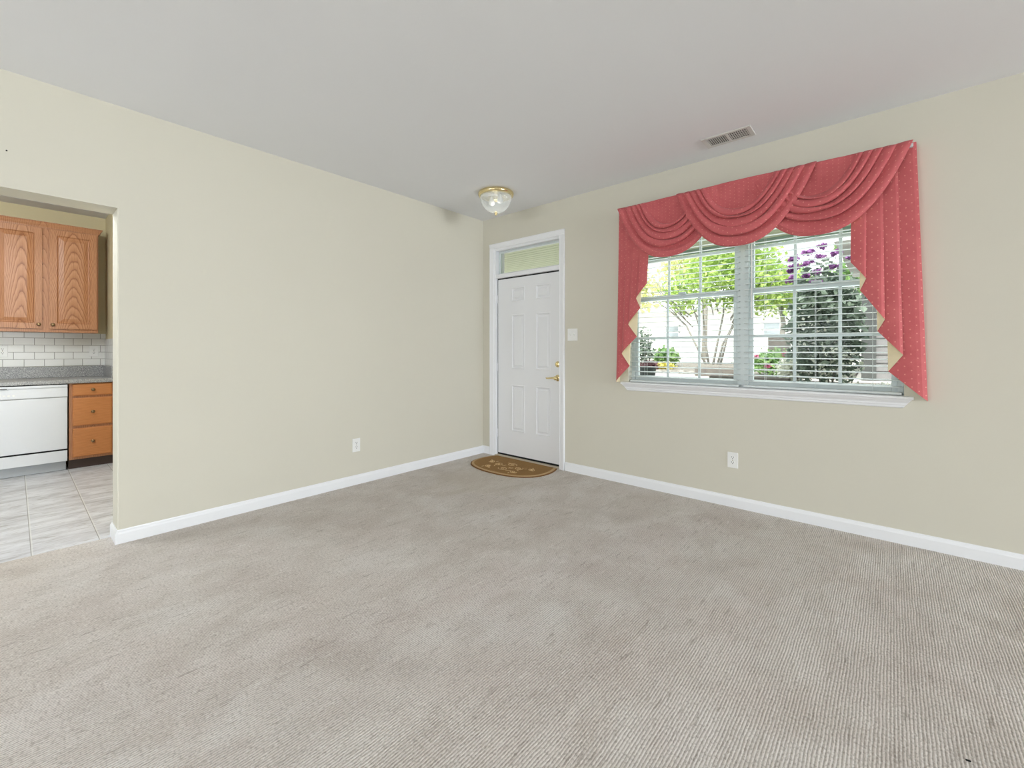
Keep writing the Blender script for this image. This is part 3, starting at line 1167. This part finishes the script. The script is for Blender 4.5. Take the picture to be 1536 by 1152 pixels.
def outlet(T, label, group=None, gname='wall_outlet'):
    """T(u, v, n): u across, v up from the plate's centre, n out of the wall"""
    o = thing(gname, label, 'electrical outlet', T(0, 0, 0), group)
    bm = BM()

    def pb(bm, u0, u1, v0, v1, n0, n1, bev=0.0):
        vs = []
        q = BM()
        box(q, u0, u1, v0, v1, n0, n1, bev, 2)
        mp = {}
        for v in q.verts:
            mp[v] = bm.verts.new(T(*v.co))
        for f in q.faces:
            bm.faces.new([mp[v] for v in f.verts])
        q.free()
    pb(bm, -0.0375, 0.0375, -0.060, 0.060, 0, 0.006, 0.0025)
    obj('cover_plate', bm, M['plastic'], o)
    for c in (0.0195, -0.0195):
        bm = BM()
        pts = [(0.0165 * math.cos(2 * PI * i / 20), c + max(-0.0135, min(0.0135, 0.0165 * math.sin(2 * PI * i / 20)))) for i in range(20)]
        A = [bm.verts.new(T(u, v, 0.0055)) for u, v in pts]
        B = [bm.verts.new(T(u, v, 0.0080)) for u, v in pts]
        bm.faces.new(A)
        bm.faces.new(B[::-1])
        for i in range(20):
            bm.faces.new((A[i], A[(i + 1) % 20], B[(i + 1) % 20], B[i]))
        s = obj('socket', bm, M['plastic'], o)
        bm = BM()
        for u in (-0.0065, 0.0065):
            pb(bm, u - 0.0014, u + 0.0014, c + 0.0005, c + 0.0095, 0.0078, 0.0084)
        pb(bm, -0.0028, 0.0028, c - 0.0095, c - 0.0045, 0.0078, 0.0084)
        obj('slots', bm, M['slot'], s)
    bm = BM()
    pb(bm, -0.003, 0.003, -0.003, 0.003, 0.0055, 0.0072, 0.001)
    obj('screw', bm, M['nickel'], o)
    return o


outlet(lambda u, v, n: (2.718 + u, -n, 0.362 + v), 'white outlet low on the window wall below the window')
outlet(lambda u, v, n: (n, -1.624 + u, 0.355 + v), 'white outlet low on the left wall between kitchen and door')

sw = thing('light_switch', 'white double toggle light switch beside the entry door', 'light switch', (1.252, 0, 1.366))
bm = BM()
box(bm, 1.252 - 0.058, 1.252 + 0.058, -0.006, 0, 1.366 - 0.060, 1.366 + 0.060, 0.0025, 2)
obj('cover_plate', bm, M['plastic'], sw)
for x in (1.229, 1.275):
    bm = BM()
    prism(bm, [(-0.005, 1.354), (-0.005, 1.378), (-0.007, 1.376), (-0.016, 1.381), (-0.017, 1.374), (-0.008, 1.358)], 'x', x - 0.005, x + 0.005)
    obj('toggle', bm, M['plastic'], sw)
    for z in (1.335, 1.397):
        bm = BM()
        lathe(bm, [(0.003, 0.0), (0.003, -0.0015), (0.002, -0.002)], (x, -0.0058, z), 10, 'y')
        obj('screw', bm, M['plastic'], sw)

# ------------------------------------------------------------------ doormat
mat_ = thing('doormat', 'brown half-oval coir doormat with tan border at the entry door', 'doormat', (0.66, -0.28, 0))
outl = [(0.235, -0.025), (0.196, -0.11), (0.182, -0.22), (0.190, -0.32), (0.225, -0.41), (0.300, -0.485), (0.41, -0.535), (0.53, -0.563), (0.66, -0.572), (0.79, -0.563), (0.91, -0.535), (1.01, -0.482), (1.08, -0.405), (1.118, -0.31), (1.125, -0.20), (1.108, -0.10), (1.080, -0.025)]


def smooth_outline(pts, n=6):
    r = []
    m_ = len(pts)
    for i in range(m_ - 1):
        p0, p1, p2, p3 = pts[max(i - 1, 0)], pts[i], pts[i + 1], pts[min(i + 2, m_ - 1)]
        for k in range(n):
            t = k / n
            r.append(tuple(0.5 * ((2 * p1[c]) + (-p0[c] + p2[c]) * t + (2 * p0[c] - 5 * p1[c] + 4 * p2[c] - p3[c]) * t * t + (-p0[c] + 3 * p1[c] - 3 * p2[c] + p3[c]) * t ** 3) for c in (0, 1)))
    r.append(pts[-1])
    return r


so = smooth_outline(outl)


def shrink(pts, d):
    cx, cy = 0.655, -0.16
    res = []
    for x, y in pts:
        v = Vector((x - cx, y - cy))
        L = v.length
        v = v * ((L - d) / L)
        res.append((cx + v.x, min(cy + v.y, -0.025 - d * 0.2)))
    return res


bm = BM()
prism(bm, so, 'z', 0.001, 0.009)
obj('rubber_edge', bm, M['coir_dark'], mat_)
bm = BM()
prism(bm, shrink(so, 0.012), 'z', 0.002, 0.012)
obj('border', bm, M['coir_border'], mat_)
bm = BM()
prism(bm, shrink(so, 0.038), 'z', 0.002, 0.0145)
obj('pile', bm, M['coir'], mat_)


def spiral(cx, cy, r, a0, turns, flip):
    pts = []
    for i in range(30):
        f = i / 29
        a = a0 + flip * 2 * PI * turns * f
        rr = r * (1 - 0.88 * f)
        pts.append((cx + rr * math.cos(a), cy + rr * math.sin(a) * 0.85, 0.0155))
    b_ = BM()
    tube(b_, pts, 0.0034, 5)
    obj('scroll', b_, M['coir_pattern'], mat_)
    return pts[0]


def leaf_print(x, y, ang, L):
    b_ = BM()
    pts = []
    for i in range(14):
        a = 2 * PI * i / 14
        u, v = L * math.cos(a), L * 0.36 * math.sin(a) * (1 - 0.3 * math.cos(a))
        pts.append((x + u * math.cos(ang) - v * math.sin(ang), y + u * math.sin(ang) + v * math.cos(ang)))
    prism(b_, pts, 'z', 0.0135, 0.0160)
    obj('leaf_motif', b_, M['coir_pattern'], mat_)


starts = []
for k, (cx, cy, r, fl) in enumerate(((0.66, -0.24, 0.060, 1), (0.80, -0.30, 0.052, -1), (0.53, -0.31, 0.052, -1), (0.68, -0.40, 0.056, 1), (0.40, -0.27, 0.042, 1), (0.93, -0.26, 0.042, 1), (0.84, -0.43, 0.040, -1), (0.50, -0.43, 0.040, 1))):
    p = spiral(cx, cy, r, 1.1 * k, 1.6, fl)
    for q in range(2):
        a = 1.1 * k + 2.6 + 1.5 * q
        leaf_print(cx + (r + 0.022) * math.cos(a), cy + (r + 0.022) * math.sin(a) * 0.85, a + 0.6, 0.019)

# ------------------------------------------------------------------ kitchen run (faces +x)


def TX(y0, z0, x):
    """plane facing +x; u runs along y"""
    return lambda u, v, n: (x + n, y0 + u, z0 + v)


RAISED = [(0.003, 0.001), (0.010, -0.010), (0.015, -0.012), (0.020, -0.011), (0.052, -0.001)]
up = thing('wall_cabinet', 'golden oak upper cabinet with two raised-panel doors over the counter', 'cabinet', (-3.25, -3.46, 1.40))
CXF = -2.945
bm = BM()
box(bm, KX, CXF, -3.880, -3.046, 1.400, 2.490)
obj('body', bm, M['oak'], up)
bm = BM()
cp = [(0, 0), (0.006, 0), (0.008, 0.012), (0.020, 0.030), (0.026, 0.046), (0.034, 0.050), (0.034, 0.058), (0, 0.058)]
for_ = [(CXF + d, 2.474 + z) for d, z in cp]
A = [bm.verts.new((CXF + d, -3.046 + d, 2.474 + z)) for d, z in cp]
B = [bm.verts.new((CXF + d, -3.885, 2.474 + z)) for d, z in cp]
Cc = [bm.verts.new((KX, -3.046 + d, 2.474 + z)) for d, z in cp]
n = len(cp)
for i in range(n - 1):
    bm.faces.new((A[i], B[i], B[i + 1], A[i + 1]))
    bm.faces.new((A[i], A[i + 1], Cc[i + 1], Cc[i]))
bm.faces.new((A[0], A[n - 1], B[n - 1], B[0])) if False else None
obj('crown_molding', bm, M['oak'], up)
for (a, b, ky) in ((-3.824, -3.467, -3.491), (-3.416, -3.059, -3.391)):
    bm = BM()
    panelled(bm, TX(a, 1.434, CXF + 0.020), b - a, 2.466 - 1.434, 0.019, [(0.052, b - a - 0.052, 0.055, 2.466 - 1.434 - 0.055)], RAISED)
    d = obj('cabinet_door', bm, M['oak_door2'] if a < -3.6 else M['oak_door'], up)
    bm = BM()
    lathe(bm, [(0.009, 0.0), (0.006, 0.006), (0.006, 0.014), (0.014, 0.018), (0.016, 0.023), (0.012, 0.028), (0.004, 0.030)], (CXF + 0.020, ky, 1.476), 20, 'x')
    obj('knob', bm, M['nickel'], d, smooth=True)

BXF = -2.62
dr = thing('base_cabinet', 'golden oak base cabinet with three drawers beside the dishwasher', 'cabinet', (-2.9, -3.12, 0))
bm = BM()
box(bm, KX + 0.001, BXF, -3.292, KY - 0.001, 0.098, 0.875)
obj('body', bm, M['oak'], dr)
bm = BM()
box(bm, KX + 0.001, BXF - 0.050, -3.292, KY - 0.001, 0.0, 0.098)
obj('toe_kick', bm, M['toe'], dr)
for z0, z1, kz in ((0.745, 0.868, 0.806), (0.440, 0.722, 0.578), (0.122, 0.414, 0.274)):
    bm = BM()
    panelled(bm, TX(-3.268, z0, BXF + 0.014), 0.300, z1 - z0, 0.013, [(0.0, 0.300, 0.0, z1 - z0)], [(0.003, 0.004), (0.012, 0.008)])
    d = obj('drawer', bm, M['oak_h'], dr)
    bm = BM()
    lathe(bm, [(0.009, 0.0), (0.006, 0.006), (0.006, 0.014), (0.014, 0.018), (0.016, 0.023), (0.012, 0.028), (0.004, 0.030)], (BXF + 0.019, -3.118, kz), 20, 'x')
    obj('knob', bm, M['nickel'], d, smooth=True)

dw = thing('dishwasher', 'white built-in dishwasher under the grey counter', 'dishwasher', (-2.9, -3.6, 0))
DY0, DY1 = -3.905, -3.300
bm = BM()
box(bm, KX + 0.05, BXF - 0.002, DY0, DY1, 0.10, 0.872)
obj('tub', bm, M['gap'], dw)
bm = BM()
box(bm, BXF, BXF + 0.022, DY0 + 0.003, DY1 - 0.004, 0.222, 0.742, 0.004, 2)
obj('door', bm, M['appliance'], dw)
bm = BM()
prism(bm, [(BXF, 0.744), (BXF + 0.028, 0.744), (BXF + 0.034, 0.752), (BXF + 0.034, 0.806), (BXF + 0.026, 0.832), (BXF + 0.020, 0.838), (BXF + 0.030, 0.846), (BXF + 0.030, 0.866), (BXF, 0.868)], 'y', DY0 + 0.003, DY1 - 0.004)
cpn = obj('control_panel', bm, M['appliance'], dw)
bm = BM()
for k in range(5):
    y = -3.78 + k * 0.030
    box(bm, BXF + 0.033, BXF + 0.037, y - 0.009, y + 0.009, 0.772, 0.788, 0.0015, 1)
obj('buttons', bm, M['plastic'], cpn)
bm = BM()
box(bm, BXF + 0.028, BXF + 0.0345, -3.80, -3.70, 0.842, 0.848)
obj('vent_slot', bm, M['slot'], cpn)
bm = BM()
box(bm, BXF, BXF + 0.016, DY0 + 0.003, DY1 - 0.004, 0.098, 0.206, 0.003, 2)
obj('access_panel', bm, M['appliance'], dw)
bm = BM()
box(bm, BXF - 0.045, BXF - 0.030, DY0 + 0.003, DY1 - 0.012, 0.004, 0.097)
obj('kick_plate', bm, M['appgrey'], dw)

ct = thing('countertop', 'grey speckled laminate countertop with low upstand over the dishwasher', 'countertop', (-2.9, -3.8, 0.876))
bm = BM()
CF = BXF + 0.038
prism(bm, [(KX, 0.876), (CF, 0.876), (CF + 0.003, 0.882), (CF + 0.003, 0.906), (CF - 0.004, 0.913), (CF - 0.012, 0.915), (KX, 0.915)], 'y', -4.60, KY)
obj('slab', bm, M['granite'], ct)
bm = BM()
box(bm, KX, KX + 0.020, -4.60, KY, 0.9145, 1.036, 0.003, 1)
box(bm, KX + 0.016, CF - 0.012, KY - 0.020, KY, 0.9145, 1.036, 0.003, 1)
obj('upstand', bm, M['granite'], ct)

uvplane('trim_backsplash', TX(-4.60 - 0.0, 1.0375, KX), 0.0, 1.645, 0.0, 0.3625, M['subway'], 0.008)
o = bpy.data.objects['trim_backsplash']
ul = o.data.uv_layers[0]
for d_ in ul.data:
    d_.uv = (d_.uv[0] + 0.086, d_.uv[1])
tag(o, 'white subway tile backsplash between the counter and the oak cabinet', 'backsplash', kind='structure')
uvplane('trim_backsplash_return', lambda u, v, n: (KX + 0.008 + u, KY - n, 1.0375 + v), 0.0, 0.655, 0.0, 0.300, M['subway'], 0.008)
tag(bpy.data.objects['trim_backsplash_return'], 'short return of white subway tile on the kitchen side wall', 'backsplash', kind='structure')

outlet(lambda u, v, n: (KX + 0.008 + n, -3.735 + u, 1.200 + v), 'white outlet on the tiled backsplash below the left oak cabinet door', 'outlets on the kitchen backsplash')
outlet(lambda u, v, n: (KX + 0.008 + n, -3.055 + u, 1.200 + v), 'white outlet on the tiled backsplash near the kitchen wall corner', 'outlets on the kitchen backsplash')

# small things
bm = BM()
lathe(bm, [(0.0035, 0.0), (0.0035, 0.004), (0.002, 0.005)], (0.0, -3.684, 2.302), 10, 'x')
tag(obj('nail', bm, M['slot']), 'tiny nail head high on the left wall above the kitchen opening', 'nail')
bm = BM()
box(bm, -0.006, 0.006, -0.0022, 0.0022, 0.0, 0.004, 0.0012, 1)
bmesh.ops.rotate(bm, verts=bm.verts, cent=(0, 0, 0), matrix=Matrix.Rotation(0.2, 3, 'Z'))
bmesh.ops.translate(bm, verts=bm.verts, vec=(3.815, -1.809, 0.0005))
tag(obj('lint_speck', bm, M['gap']), 'tiny black speck of lint on the carpet in the foreground', 'speck')

# ------------------------------------------------------------------ outside
R = random.Random(11)
GP = [(0.16, -0.12), (2.2, -0.12), (2.7, 0.55), (3.2, 0.72), (5.0, 0.78), (7.0, 0.86), (10.0, 0.84), (16.0, 0.78), (40.0, 0.80), (70, 0.8)]


def gz(y):
    return lerp_tab(GP, min(max(y, 0.16), 70))


def strip(name, x0, x1, ys, m, dz, label, cat):
    bm = BM()
    prev = None
    for y in ys:
        cur = [bm.verts.new((x0, y, gz(y) + dz)), bm.verts.new((x1, y, gz(y) + dz)), bm.verts.new((x1, y, gz(y) - 0.4)), bm.verts.new((x0, y, gz(y) - 0.4))]
        if prev:
            for k in range(4):
                bm.faces.new((prev[k], prev[(k + 1) % 4], cur[(k + 1) % 4], cur[k]))
        else:
            bm.faces.new(cur)
        prev = cur
    bm.faces.new(prev[::-1])
    return struct(name, bm, m, label, cat)


strip('ground', -30, 30, [p[0] for p in GP], M['concrete'], 0.0, 'pale paved ground outside the window', 'ground')
strip('garden_bed', -1.6, 3.2, [4.6, 5.0, 5.6, 7.0, 8.2, 9.4], M['mulch'], 0.03, 'mulched garden bed under the lime green tree', 'garden bed')
strip('garden_bed_near', 2.35, 4.4, [2.35, 2.7, 3.2, 3.9], M['mulch'], 0.03, 'mulched bed round the purple shrub outside the window', 'garden bed')

# porch roof over door and window
bm = BM()
box(bm, -2.5, 7.3, 0.16, 2.02, 2.50, 2.74)
struct('roof_porch', bm, M['fascia'])
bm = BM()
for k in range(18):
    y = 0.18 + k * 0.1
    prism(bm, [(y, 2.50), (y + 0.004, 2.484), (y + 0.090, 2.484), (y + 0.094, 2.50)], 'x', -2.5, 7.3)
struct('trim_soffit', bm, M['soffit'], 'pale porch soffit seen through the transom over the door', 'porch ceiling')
bm = BM()
box(bm, -2.5, 7.3, 2.02, 2.05, 2.435, 2.76)
struct('trim_fascia', bm, M['fascia'], 'pale porch edge board across the top of the window view', 'porch edge')


def leaves(name, m, parent, blobs, n, size, seed, flat=0.0, aspect=1.6):
    """leaf blades scattered through ellipsoid shells; one mesh"""
    r = random.Random(seed)
    verts, faces = [], []
    tot = sum(b[3] * b[4] * b[5] for b in blobs)
    for (cx, cy, cz, rx, ry, rz) in blobs:
        k = int(n * (rx * ry * rz) / tot)
        for _ in range(k):
            while True:
                p = Vector((r.uniform(-1, 1), r.uniform(-1, 1), r.uniform(-1, 1)))
                if 0.15 < p.length < 1:
                    break
            p = p * (0.55 + 0.45 * r.random())
            c = Vector((cx + p.x * rx, cy + p.y * ry, cz + p.z * rz))
            nrm = Vector((r.gauss(0, 1), r.gauss(0, 1), r.gauss(0.3, 1) + flat)).normalized()
            t = nrm.orthogonal().normalized()
            t = (Matrix.Rotation(r.uniform(0, 6.28), 3, nrm) @ t)
            b_ = nrm.cross(t)
            s = size * r.uniform(0.6, 1.3)
            L, w = s * aspect * 0.5, s * 0.5
            i = len(verts)
            verts += [tuple(c - t * L), tuple(c + b_ * w + nrm * 0.15 * s), tuple(c + t * L), tuple(c - b_ * w + nrm * 0.15 * s)]
            faces += [(i, i + 1, i + 2), (i, i + 2, i + 3)]
    return raw(name, verts, faces, m, parent)


def stems(name, m, parent, paths):
    bm = BM()
    for pts, r0, r1 in paths:
        n = len(pts)
        tube(bm, pts, [r0 + (r1 - r0) * i / (n - 1) for i in range(n)], 7)
    return obj(name, bm, m, parent, smooth=True)


# lime green multi-stem tree
tz = gz(7.0)
tree = thing('garden_tree', 'lime green multi-stem tree in the middle of the window view', 'tree', (0.55, 7.0, tz))
st = []
for (bx, by, pts) in ((0.40, 7.0, [(0.10, 0.55), (-0.10, 0.95), (-0.55, 1.35), (-1.05, 1.75)]), (0.42, 7.05, [(0.34, 0.5), (0.28, 1.05), (0.30, 1.6), (0.2, 2.2)]), (0.60, 7.0, [(0.72, 0.5), (0.95, 1.0), (1.35, 1.4), (1.9, 1.9)]), (0.64, 7.08, [(0.82, 0.6), (1.02, 1.15), (1.1, 1.7), (1.0, 2.4)]), (0.52, 6.95, [(0.60, 0.6), (0.72, 1.2), (0.75, 1.9), (0.6, 2.5)])):
    st.append(([(bx, by, tz - 0.05)] + [(x, by + R.uniform(-0.15, 0.15), tz + z) for x, z in pts], 0.028, 0.010))
for k in range(16):
    x = R.uniform(-0.9, 1.8)
    st.append(([(0.6 + (x - 0.6) * 0.5, 7.0, tz + R.uniform(0.9, 1.3)), (x, 7.0 + R.uniform(-0.5, 0.5), tz + R.uniform(1.4, 2.2)), (x * 1.2, 7.0 + R.uniform(-0.8, 0.8), tz + R.uniform(2.0, 2.7))], 0.014, 0.005))
stems('trunk', M['bark'], tree, st)
leaves('foliage', M['leaf_lime'], tree, [(0.9, 7.0, 2.75, 1.0, 0.9, 0.75), (1.7, 7.0, 2.55, 0.75, 0.8, 0.7), (-0.15, 7.0, 2.55, 0.7, 0.7, 0.55), (1.0, 7.1, 3.4, 1.1, 0.9, 0.5), (0.2, 7.2, 3.15, 0.7, 0.7, 0.4)], 5200, 0.075, 3, 0.3)
# greener tree behind it
t2 = thing('garden_tree', 'mid green tree behind the lime green tree, by the white house', 'tree', (1.3, 10.5, gz(10.5)))
stems('trunk', M['bark'], t2, [([(1.3, 10.5, 0.75), (1.35, 10.5, 2.0), (1.2, 10.4, 3.2)], 0.09, 0.04)])
leaves('foliage', M['leaf_green'], t2, [(1.2, 10.5, 3.0, 1.1, 1.0, 0.8), (1.9, 10.5, 2.7, 0.8, 0.8, 0.6), (0.5, 10.5, 3.5, 0.9, 0.8, 0.7)], 3000, 0.10, 4, 0.3)
# pale distant trees over the house
for i, (x, y, z, s, lab) in enumerate(((-6.2, 15.0, 4.3, 2.0, 'pale yellow-green tree at the left of the window view'), (-2.8, 17.0, 5.4, 2.0, 'pale yellow-green tree above the white house roof'), (3.8, 13.0, 4.9, 1.4, 'pale tree between the house and the purple shrub'))):
    t3 = thing('distant_tree', lab, 'tree', (x, y, gz(y)), 'pale trees beyond the garden')
    stems('trunk', M['bark'], t3, [([(x, y, gz(y) - 0.05), (x + 0.1, y, z - 1.0), (x - 0.1, y, z + 0.6)], 0.12, 0.04)])
    leaves('foliage', M['leaf_pale'] if i != 2 else M['leaf_green'], t3, [(x, y, z, s, 1.2, s * 0.7), (x + s * 0.7, y, z - 0.5, s * 0.6, 1.0, s * 0.5), (x - s * 0.6, y, z - 0.4, s * 0.6, 1.0, s * 0.5)], 1900, 0.17, 20 + i, 0.2)


def bush(label, x, y, rx, ry, h, m, n, size, seed, name='shrub', group=None, extra=None):
    z = gz(y)
    b = thing(name, label, 'shrub', (x, y, z), group)
    stems('stem', M['bark'], b, [([(x + 0.02 * k, y, z - 0.03), (x + (k - 1.5) * rx * 0.25, y + R.uniform(-.1, .1) * ry, z + h * 0.45), (x + (k - 1.5) * rx * 0.45, y + R.uniform(-.3, .3) * ry, z + h * 0.8)], 0.012, 0.004) for k in range(4)])
    leaves('foliage', m, b, [(x, y, z + h * 0.52, rx, ry, h * 0.50), (x - rx * 0.3, y, z + h * 0.40, rx * 0.7, ry * 0.8, h * 0.38), (x + rx * 0.35, y, z + h * 0.45, rx * 0.65, ry * 0.8, h * 0.42)], n, size, seed)
    for nm, mm, bl, k, s in (extra or []):
        for q in bl:
            leaves(nm, mm, b, [q], k, s, seed + len(bl) + int(q[0] * 100) % 97, 0, 1.1)
    return b


bush('round mid green bush left of the lime green tree', -0.20, 6.0, 0.34, 0.32, 0.50, M['leaf_green'], 900, 0.055, 31)
bush('low yellow plant at the foot of the round green bush', 0.05, 5.3, 0.26, 0.2, 0.20, M['leaf_yellow'], 420, 0.04, 32)
bush('dark leafed bush above the planter at the left edge of the window', -0.35, 5.1, 0.30, 0.3, 1.0, M['leaf_dark'], 620, 0.05, 33)
bush('low dark bush right of the tree stems beside the timber edging', 1.60, 5.9, 0.42, 0.3, 0.30, M['leaf_dark'], 520, 0.05, 34)
bush('grey-green flower bush with pink blooms left of the purple shrub', 2.15, 4.6, 0.36, 0.3, 0.52, M['leaf_green'], 900, 0.05, 35, extra=[('flower', M['bloom_pink'], [(2.12, 4.42, gz(4.6) + 0.20, 0.07, 0.05, 0.05), (2.35, 4.45, gz(4.6) + 0.38, 0.06, 0.05, 0.05), (1.95, 4.45, gz(4.6) + 0.34, 0.04, 0.04, 0.04)], 60, 0.035)])
bush('pale blossom bush under the purple shrub', 2.62, 3.5, 0.26, 0.24, 0.46, M['leaf_white'], 700, 0.045, 36)
zs = gz(3.0)
bs = bush('tall dark shrub with purple flower clusters in the right of the window view', 3.00, 3.05, 0.46, 0.34, 1.72, M['leaf_dark'], 4600, 0.060, 37,
          extra=[('glint_leaves', M['leaf_white'], [(2.92, 2.90, zs + 0.75, 0.36, 0.26, 0.62), (3.16, 2.86, zs + 0.40, 0.30, 0.22, 0.34)], 240, 0.040),  # pale blades stand in for bright glints on the dark leaves
                 ('flower', M['bloom_purple'], [(2.60 + 0.09 * (i % 8) + ((i * 37) % 11) * 0.008, 2.78 + ((i * 13) % 5) * 0.025, 2.34 - 0.11 * (i // 8) + ((i * 29) % 13) * 0.012, 0.05 + ((i * 7) % 5) * 0.008, 0.04, 0.028 + ((i * 5) % 3) * 0.008) for i in range(30) if (i * 3) % 7 and not (i >= 16 and i % 8 > 3)], 55, 0.034)])
# spiky pale plant bottom right
sp = thing('striped_grass_plant', 'pale striped blade plant at the bottom right of the window', 'plant', (3.62, 2.95, gz(2.95)))
verts, faces = [], []
rr = random.Random(5)
for k in range(150):
    a = rr.uniform(0, 6.28)
    L = rr.uniform(0.20, 0.42)
    r0 = rr.uniform(0, 0.12)
    bx, by = 3.62 + r0 * math.cos(a) * 0.6, 2.95 + r0 * math.sin(a) * 0.8
    z0 = gz(2.95)
    wv = Vector((-math.sin(a), math.cos(a), 0)) * 0.011
    prev = None
    for j in range(5):
        f = j / 4
        p = Vector((bx + math.cos(a) * L * f * 0.75, by + math.sin(a) * L * f * 0.75, z0 + L * (f * 1.2 - f * f * 0.75)))
        w = wv * (1 - f * 0.85)
        i = len(verts)
        verts += [tuple(p - w), tuple(p + w)]
        if j:
            faces.append((i - 2, i - 1, i + 1, i))
raw('foliage', verts, faces, M['leaf_white'], sp)

# planter with dusky plant, timber edging, stones
pl = thing('garden_planter', 'dark slatted planter tub at the bottom left of the window', 'planter', (0.66, 3.1, gz(3.1)))
bm = BM()
zp = gz(3.1)
lathe(bm, [(0.10, 0.0), (0.115, 0.10), (0.128, 0.22), (0.135, 0.23), (0.135, 0.25), (0.118, 0.25), (0.112, 0.21)], (0.66, 3.1, zp), 24, flute=0.02, nfl=24)
obj('tub', bm, M['pot'], pl)
leaves('plant', M['leaf_red'], pl, [(0.70, 3.1, zp + 0.29, 0.16, 0.14, 0.08)], 220, 0.045, 41)
for i, (x0, x1, y, z0, h, lab) in enumerate(((1.00, 1.68, 4.30, 0.0, 0.16, 'weathered timber edging at the front of the mulched bed'), (1.62, 2.62, 3.05, 0.0, 0.17, 'dark timber step below the pink flower bush'))):
    bm = BM()
    zz = gz(y)
    box(bm, x0, x1, y, y + 0.14, zz - 0.02, zz + h, 0.012, 2)
    tag(obj('timber_edging', bm, M['timber']), lab, 'garden edging')
bm = BM()
box(bm, 1.22, 1.72, 9.2, 9.24, gz(9.2), gz(9.2) + 0.75)
tag(obj('garden_fence_board', bm, M['timber']), 'brown timber screen low behind the tree stems', 'fence')
for i in range(11):
    x, y = -0.75 + i * 0.19 + R.uniform(-0.015, 0.015), 4.72 + (0.2 if i > 9 else 0) + R.uniform(-0.05, 0.1)
    s = R.uniform(0.045, 0.056)
    bm = BM()
    bmesh.ops.create_icosphere(bm, subdivisions=2, radius=1.0)
    for v in bm.verts:
        v.co *= 1 + R.uniform(-0.13, 0.13)
        v.co = Vector((x + v.co.x * s * 1.4, y + v.co.y * s, gz(y) + 0.02 + v.co.z * s * 0.7))
    tag(obj('edging_stone', bm, M['stone']), '%s from the left of the grey stones edging the mulched bed' % ['first stone', 'second stone', 'third stone', 'fourth stone', 'fifth stone', 'sixth stone', 'seventh stone', 'eighth stone', 'ninth stone', 'tenth stone', 'eleventh stone'][i], 'stone', 'stones edging the garden bed')

# white house across the way
hs = thing('neighbor_house', 'white clapboard house across the way behind the trees', 'house', (-3.0, 20, 0.7))
bm = BM()
k = 0
z = 0.6
while z < 3.3:
    prism(bm, [(20.0, z), (19.985, z), (20.0, z + 0.18)], 'x', -9.5, 1.6)
    z += 0.18
box(bm, -9.5, 1.6, 20.0, 24.0, 0.4, 3.3)
hw = obj('wall', bm, M['siding'], hs)
bm = BM()
prism(bm, [(19.4, 3.25), (19.4, 3.38), (22.0, 4.9), (24.6, 3.38), (24.6, 3.25)], 'x', -10.0, 2.1)
obj('roof', bm, M['roof'], hs)
for x in (-0.66, -5.4, -7.6):
    bm = BM()
    for a, b, c, d in ((x - 0.42, x - 0.34, 1.83, 2.55), (x + 0.34, x + 0.42, 1.83, 2.55), (x - 0.42, x + 0.42, 1.78, 1.86), (x - 0.42, x + 0.42, 2.50, 2.58), (x - 0.42, x + 0.42, 2.16, 2.20)):
        box(bm, a, b, 19.94, 19.99, c, d)
    f = obj('window', bm, M['siding'], hs)
    bm = BM()
    box(bm, x - 0.36, x + 0.36, 19.955, 19.98, 1.84, 2.52)
    obj('pane', bm, M['housewin'], f)

# grey neighbouring wing at the right
gh = thing('garage_wing', 'grey clapboard wing beyond the purple shrub at the right', 'building', (4.4, 4.6, 0.7))
bm = BM()
z = 0.55
while z < 2.75:
    prism(bm, [(4.6, z), (4.584, z), (4.6, z + 0.12)], 'x', 3.46, 7.0)
    z += 0.12
box(bm, 3.46, 7.0, 4.6, 8.0, 0.3, 2.85)
obj('wall', bm, M['greysiding'], gh)
bm = BM()
box(bm, 3.30, 3.47, 4.57, 4.72, 0.3, 2.85)
obj('corner_board', bm, M['darkbrick'], gh)
bm = BM()
prism(bm, [(4.25, 2.80), (4.25, 2.88), (6.3, 3.9), (8.4, 2.88), (8.4, 2.80)], 'x', 3.0, 7.4)
for k in range(9):
    x = 3.1 + k * 0.5
    prism(bm, [(4.25, 2.885), (4.25, 2.905), (6.3, 3.925), (6.3, 3.90)], 'x', x, x + 0.03)
obj('roof', bm, M['roof'], gh)

# second house further right, its long roof showing over the shrub
h2 = thing('row_house', 'pale house with a long ribbed roof beyond the purple shrub', 'house', (6.0, 26, 0.8))
bm = BM()
box(bm, 0.8, 11.0, 26.0, 31.0, 0.5, 5.2)
obj('wall', bm, M['siding'], h2)
bm = BM()
prism(bm, [(25.4, 5.15), (25.4, 5.3), (28.5, 9.2), (31.6, 5.3), (31.6, 5.15)], 'x', 0.4, 11.4)
for k in range(20):
    x = 0.5 + k * 0.55
    prism(bm, [(25.4, 5.30), (25.4, 5.36), (28.5, 9.26), (28.5, 9.2)], 'x', x, x + 0.06)
obj('roof', bm, M['roof'], h2)
t4 = thing('distant_tree', 'green tree in front of the long ribbed roof, right of the window bar', 'tree', (3.1, 16.0, gz(16.0)), 'pale trees beyond the garden')
stems('trunk', M['bark'], t4, [([(3.1, 16, 0.7), (3.15, 16, 2.4), (3.0, 16, 4.0)], 0.1, 0.04)])
leaves('foliage', M['leaf_green'], t4, [(3.1, 16, 3.9, 1.5, 1.0, 0.9), (4.4, 16, 3.5, 1.2, 1.0, 0.8)], 2200, 0.14, 77, 0.2)
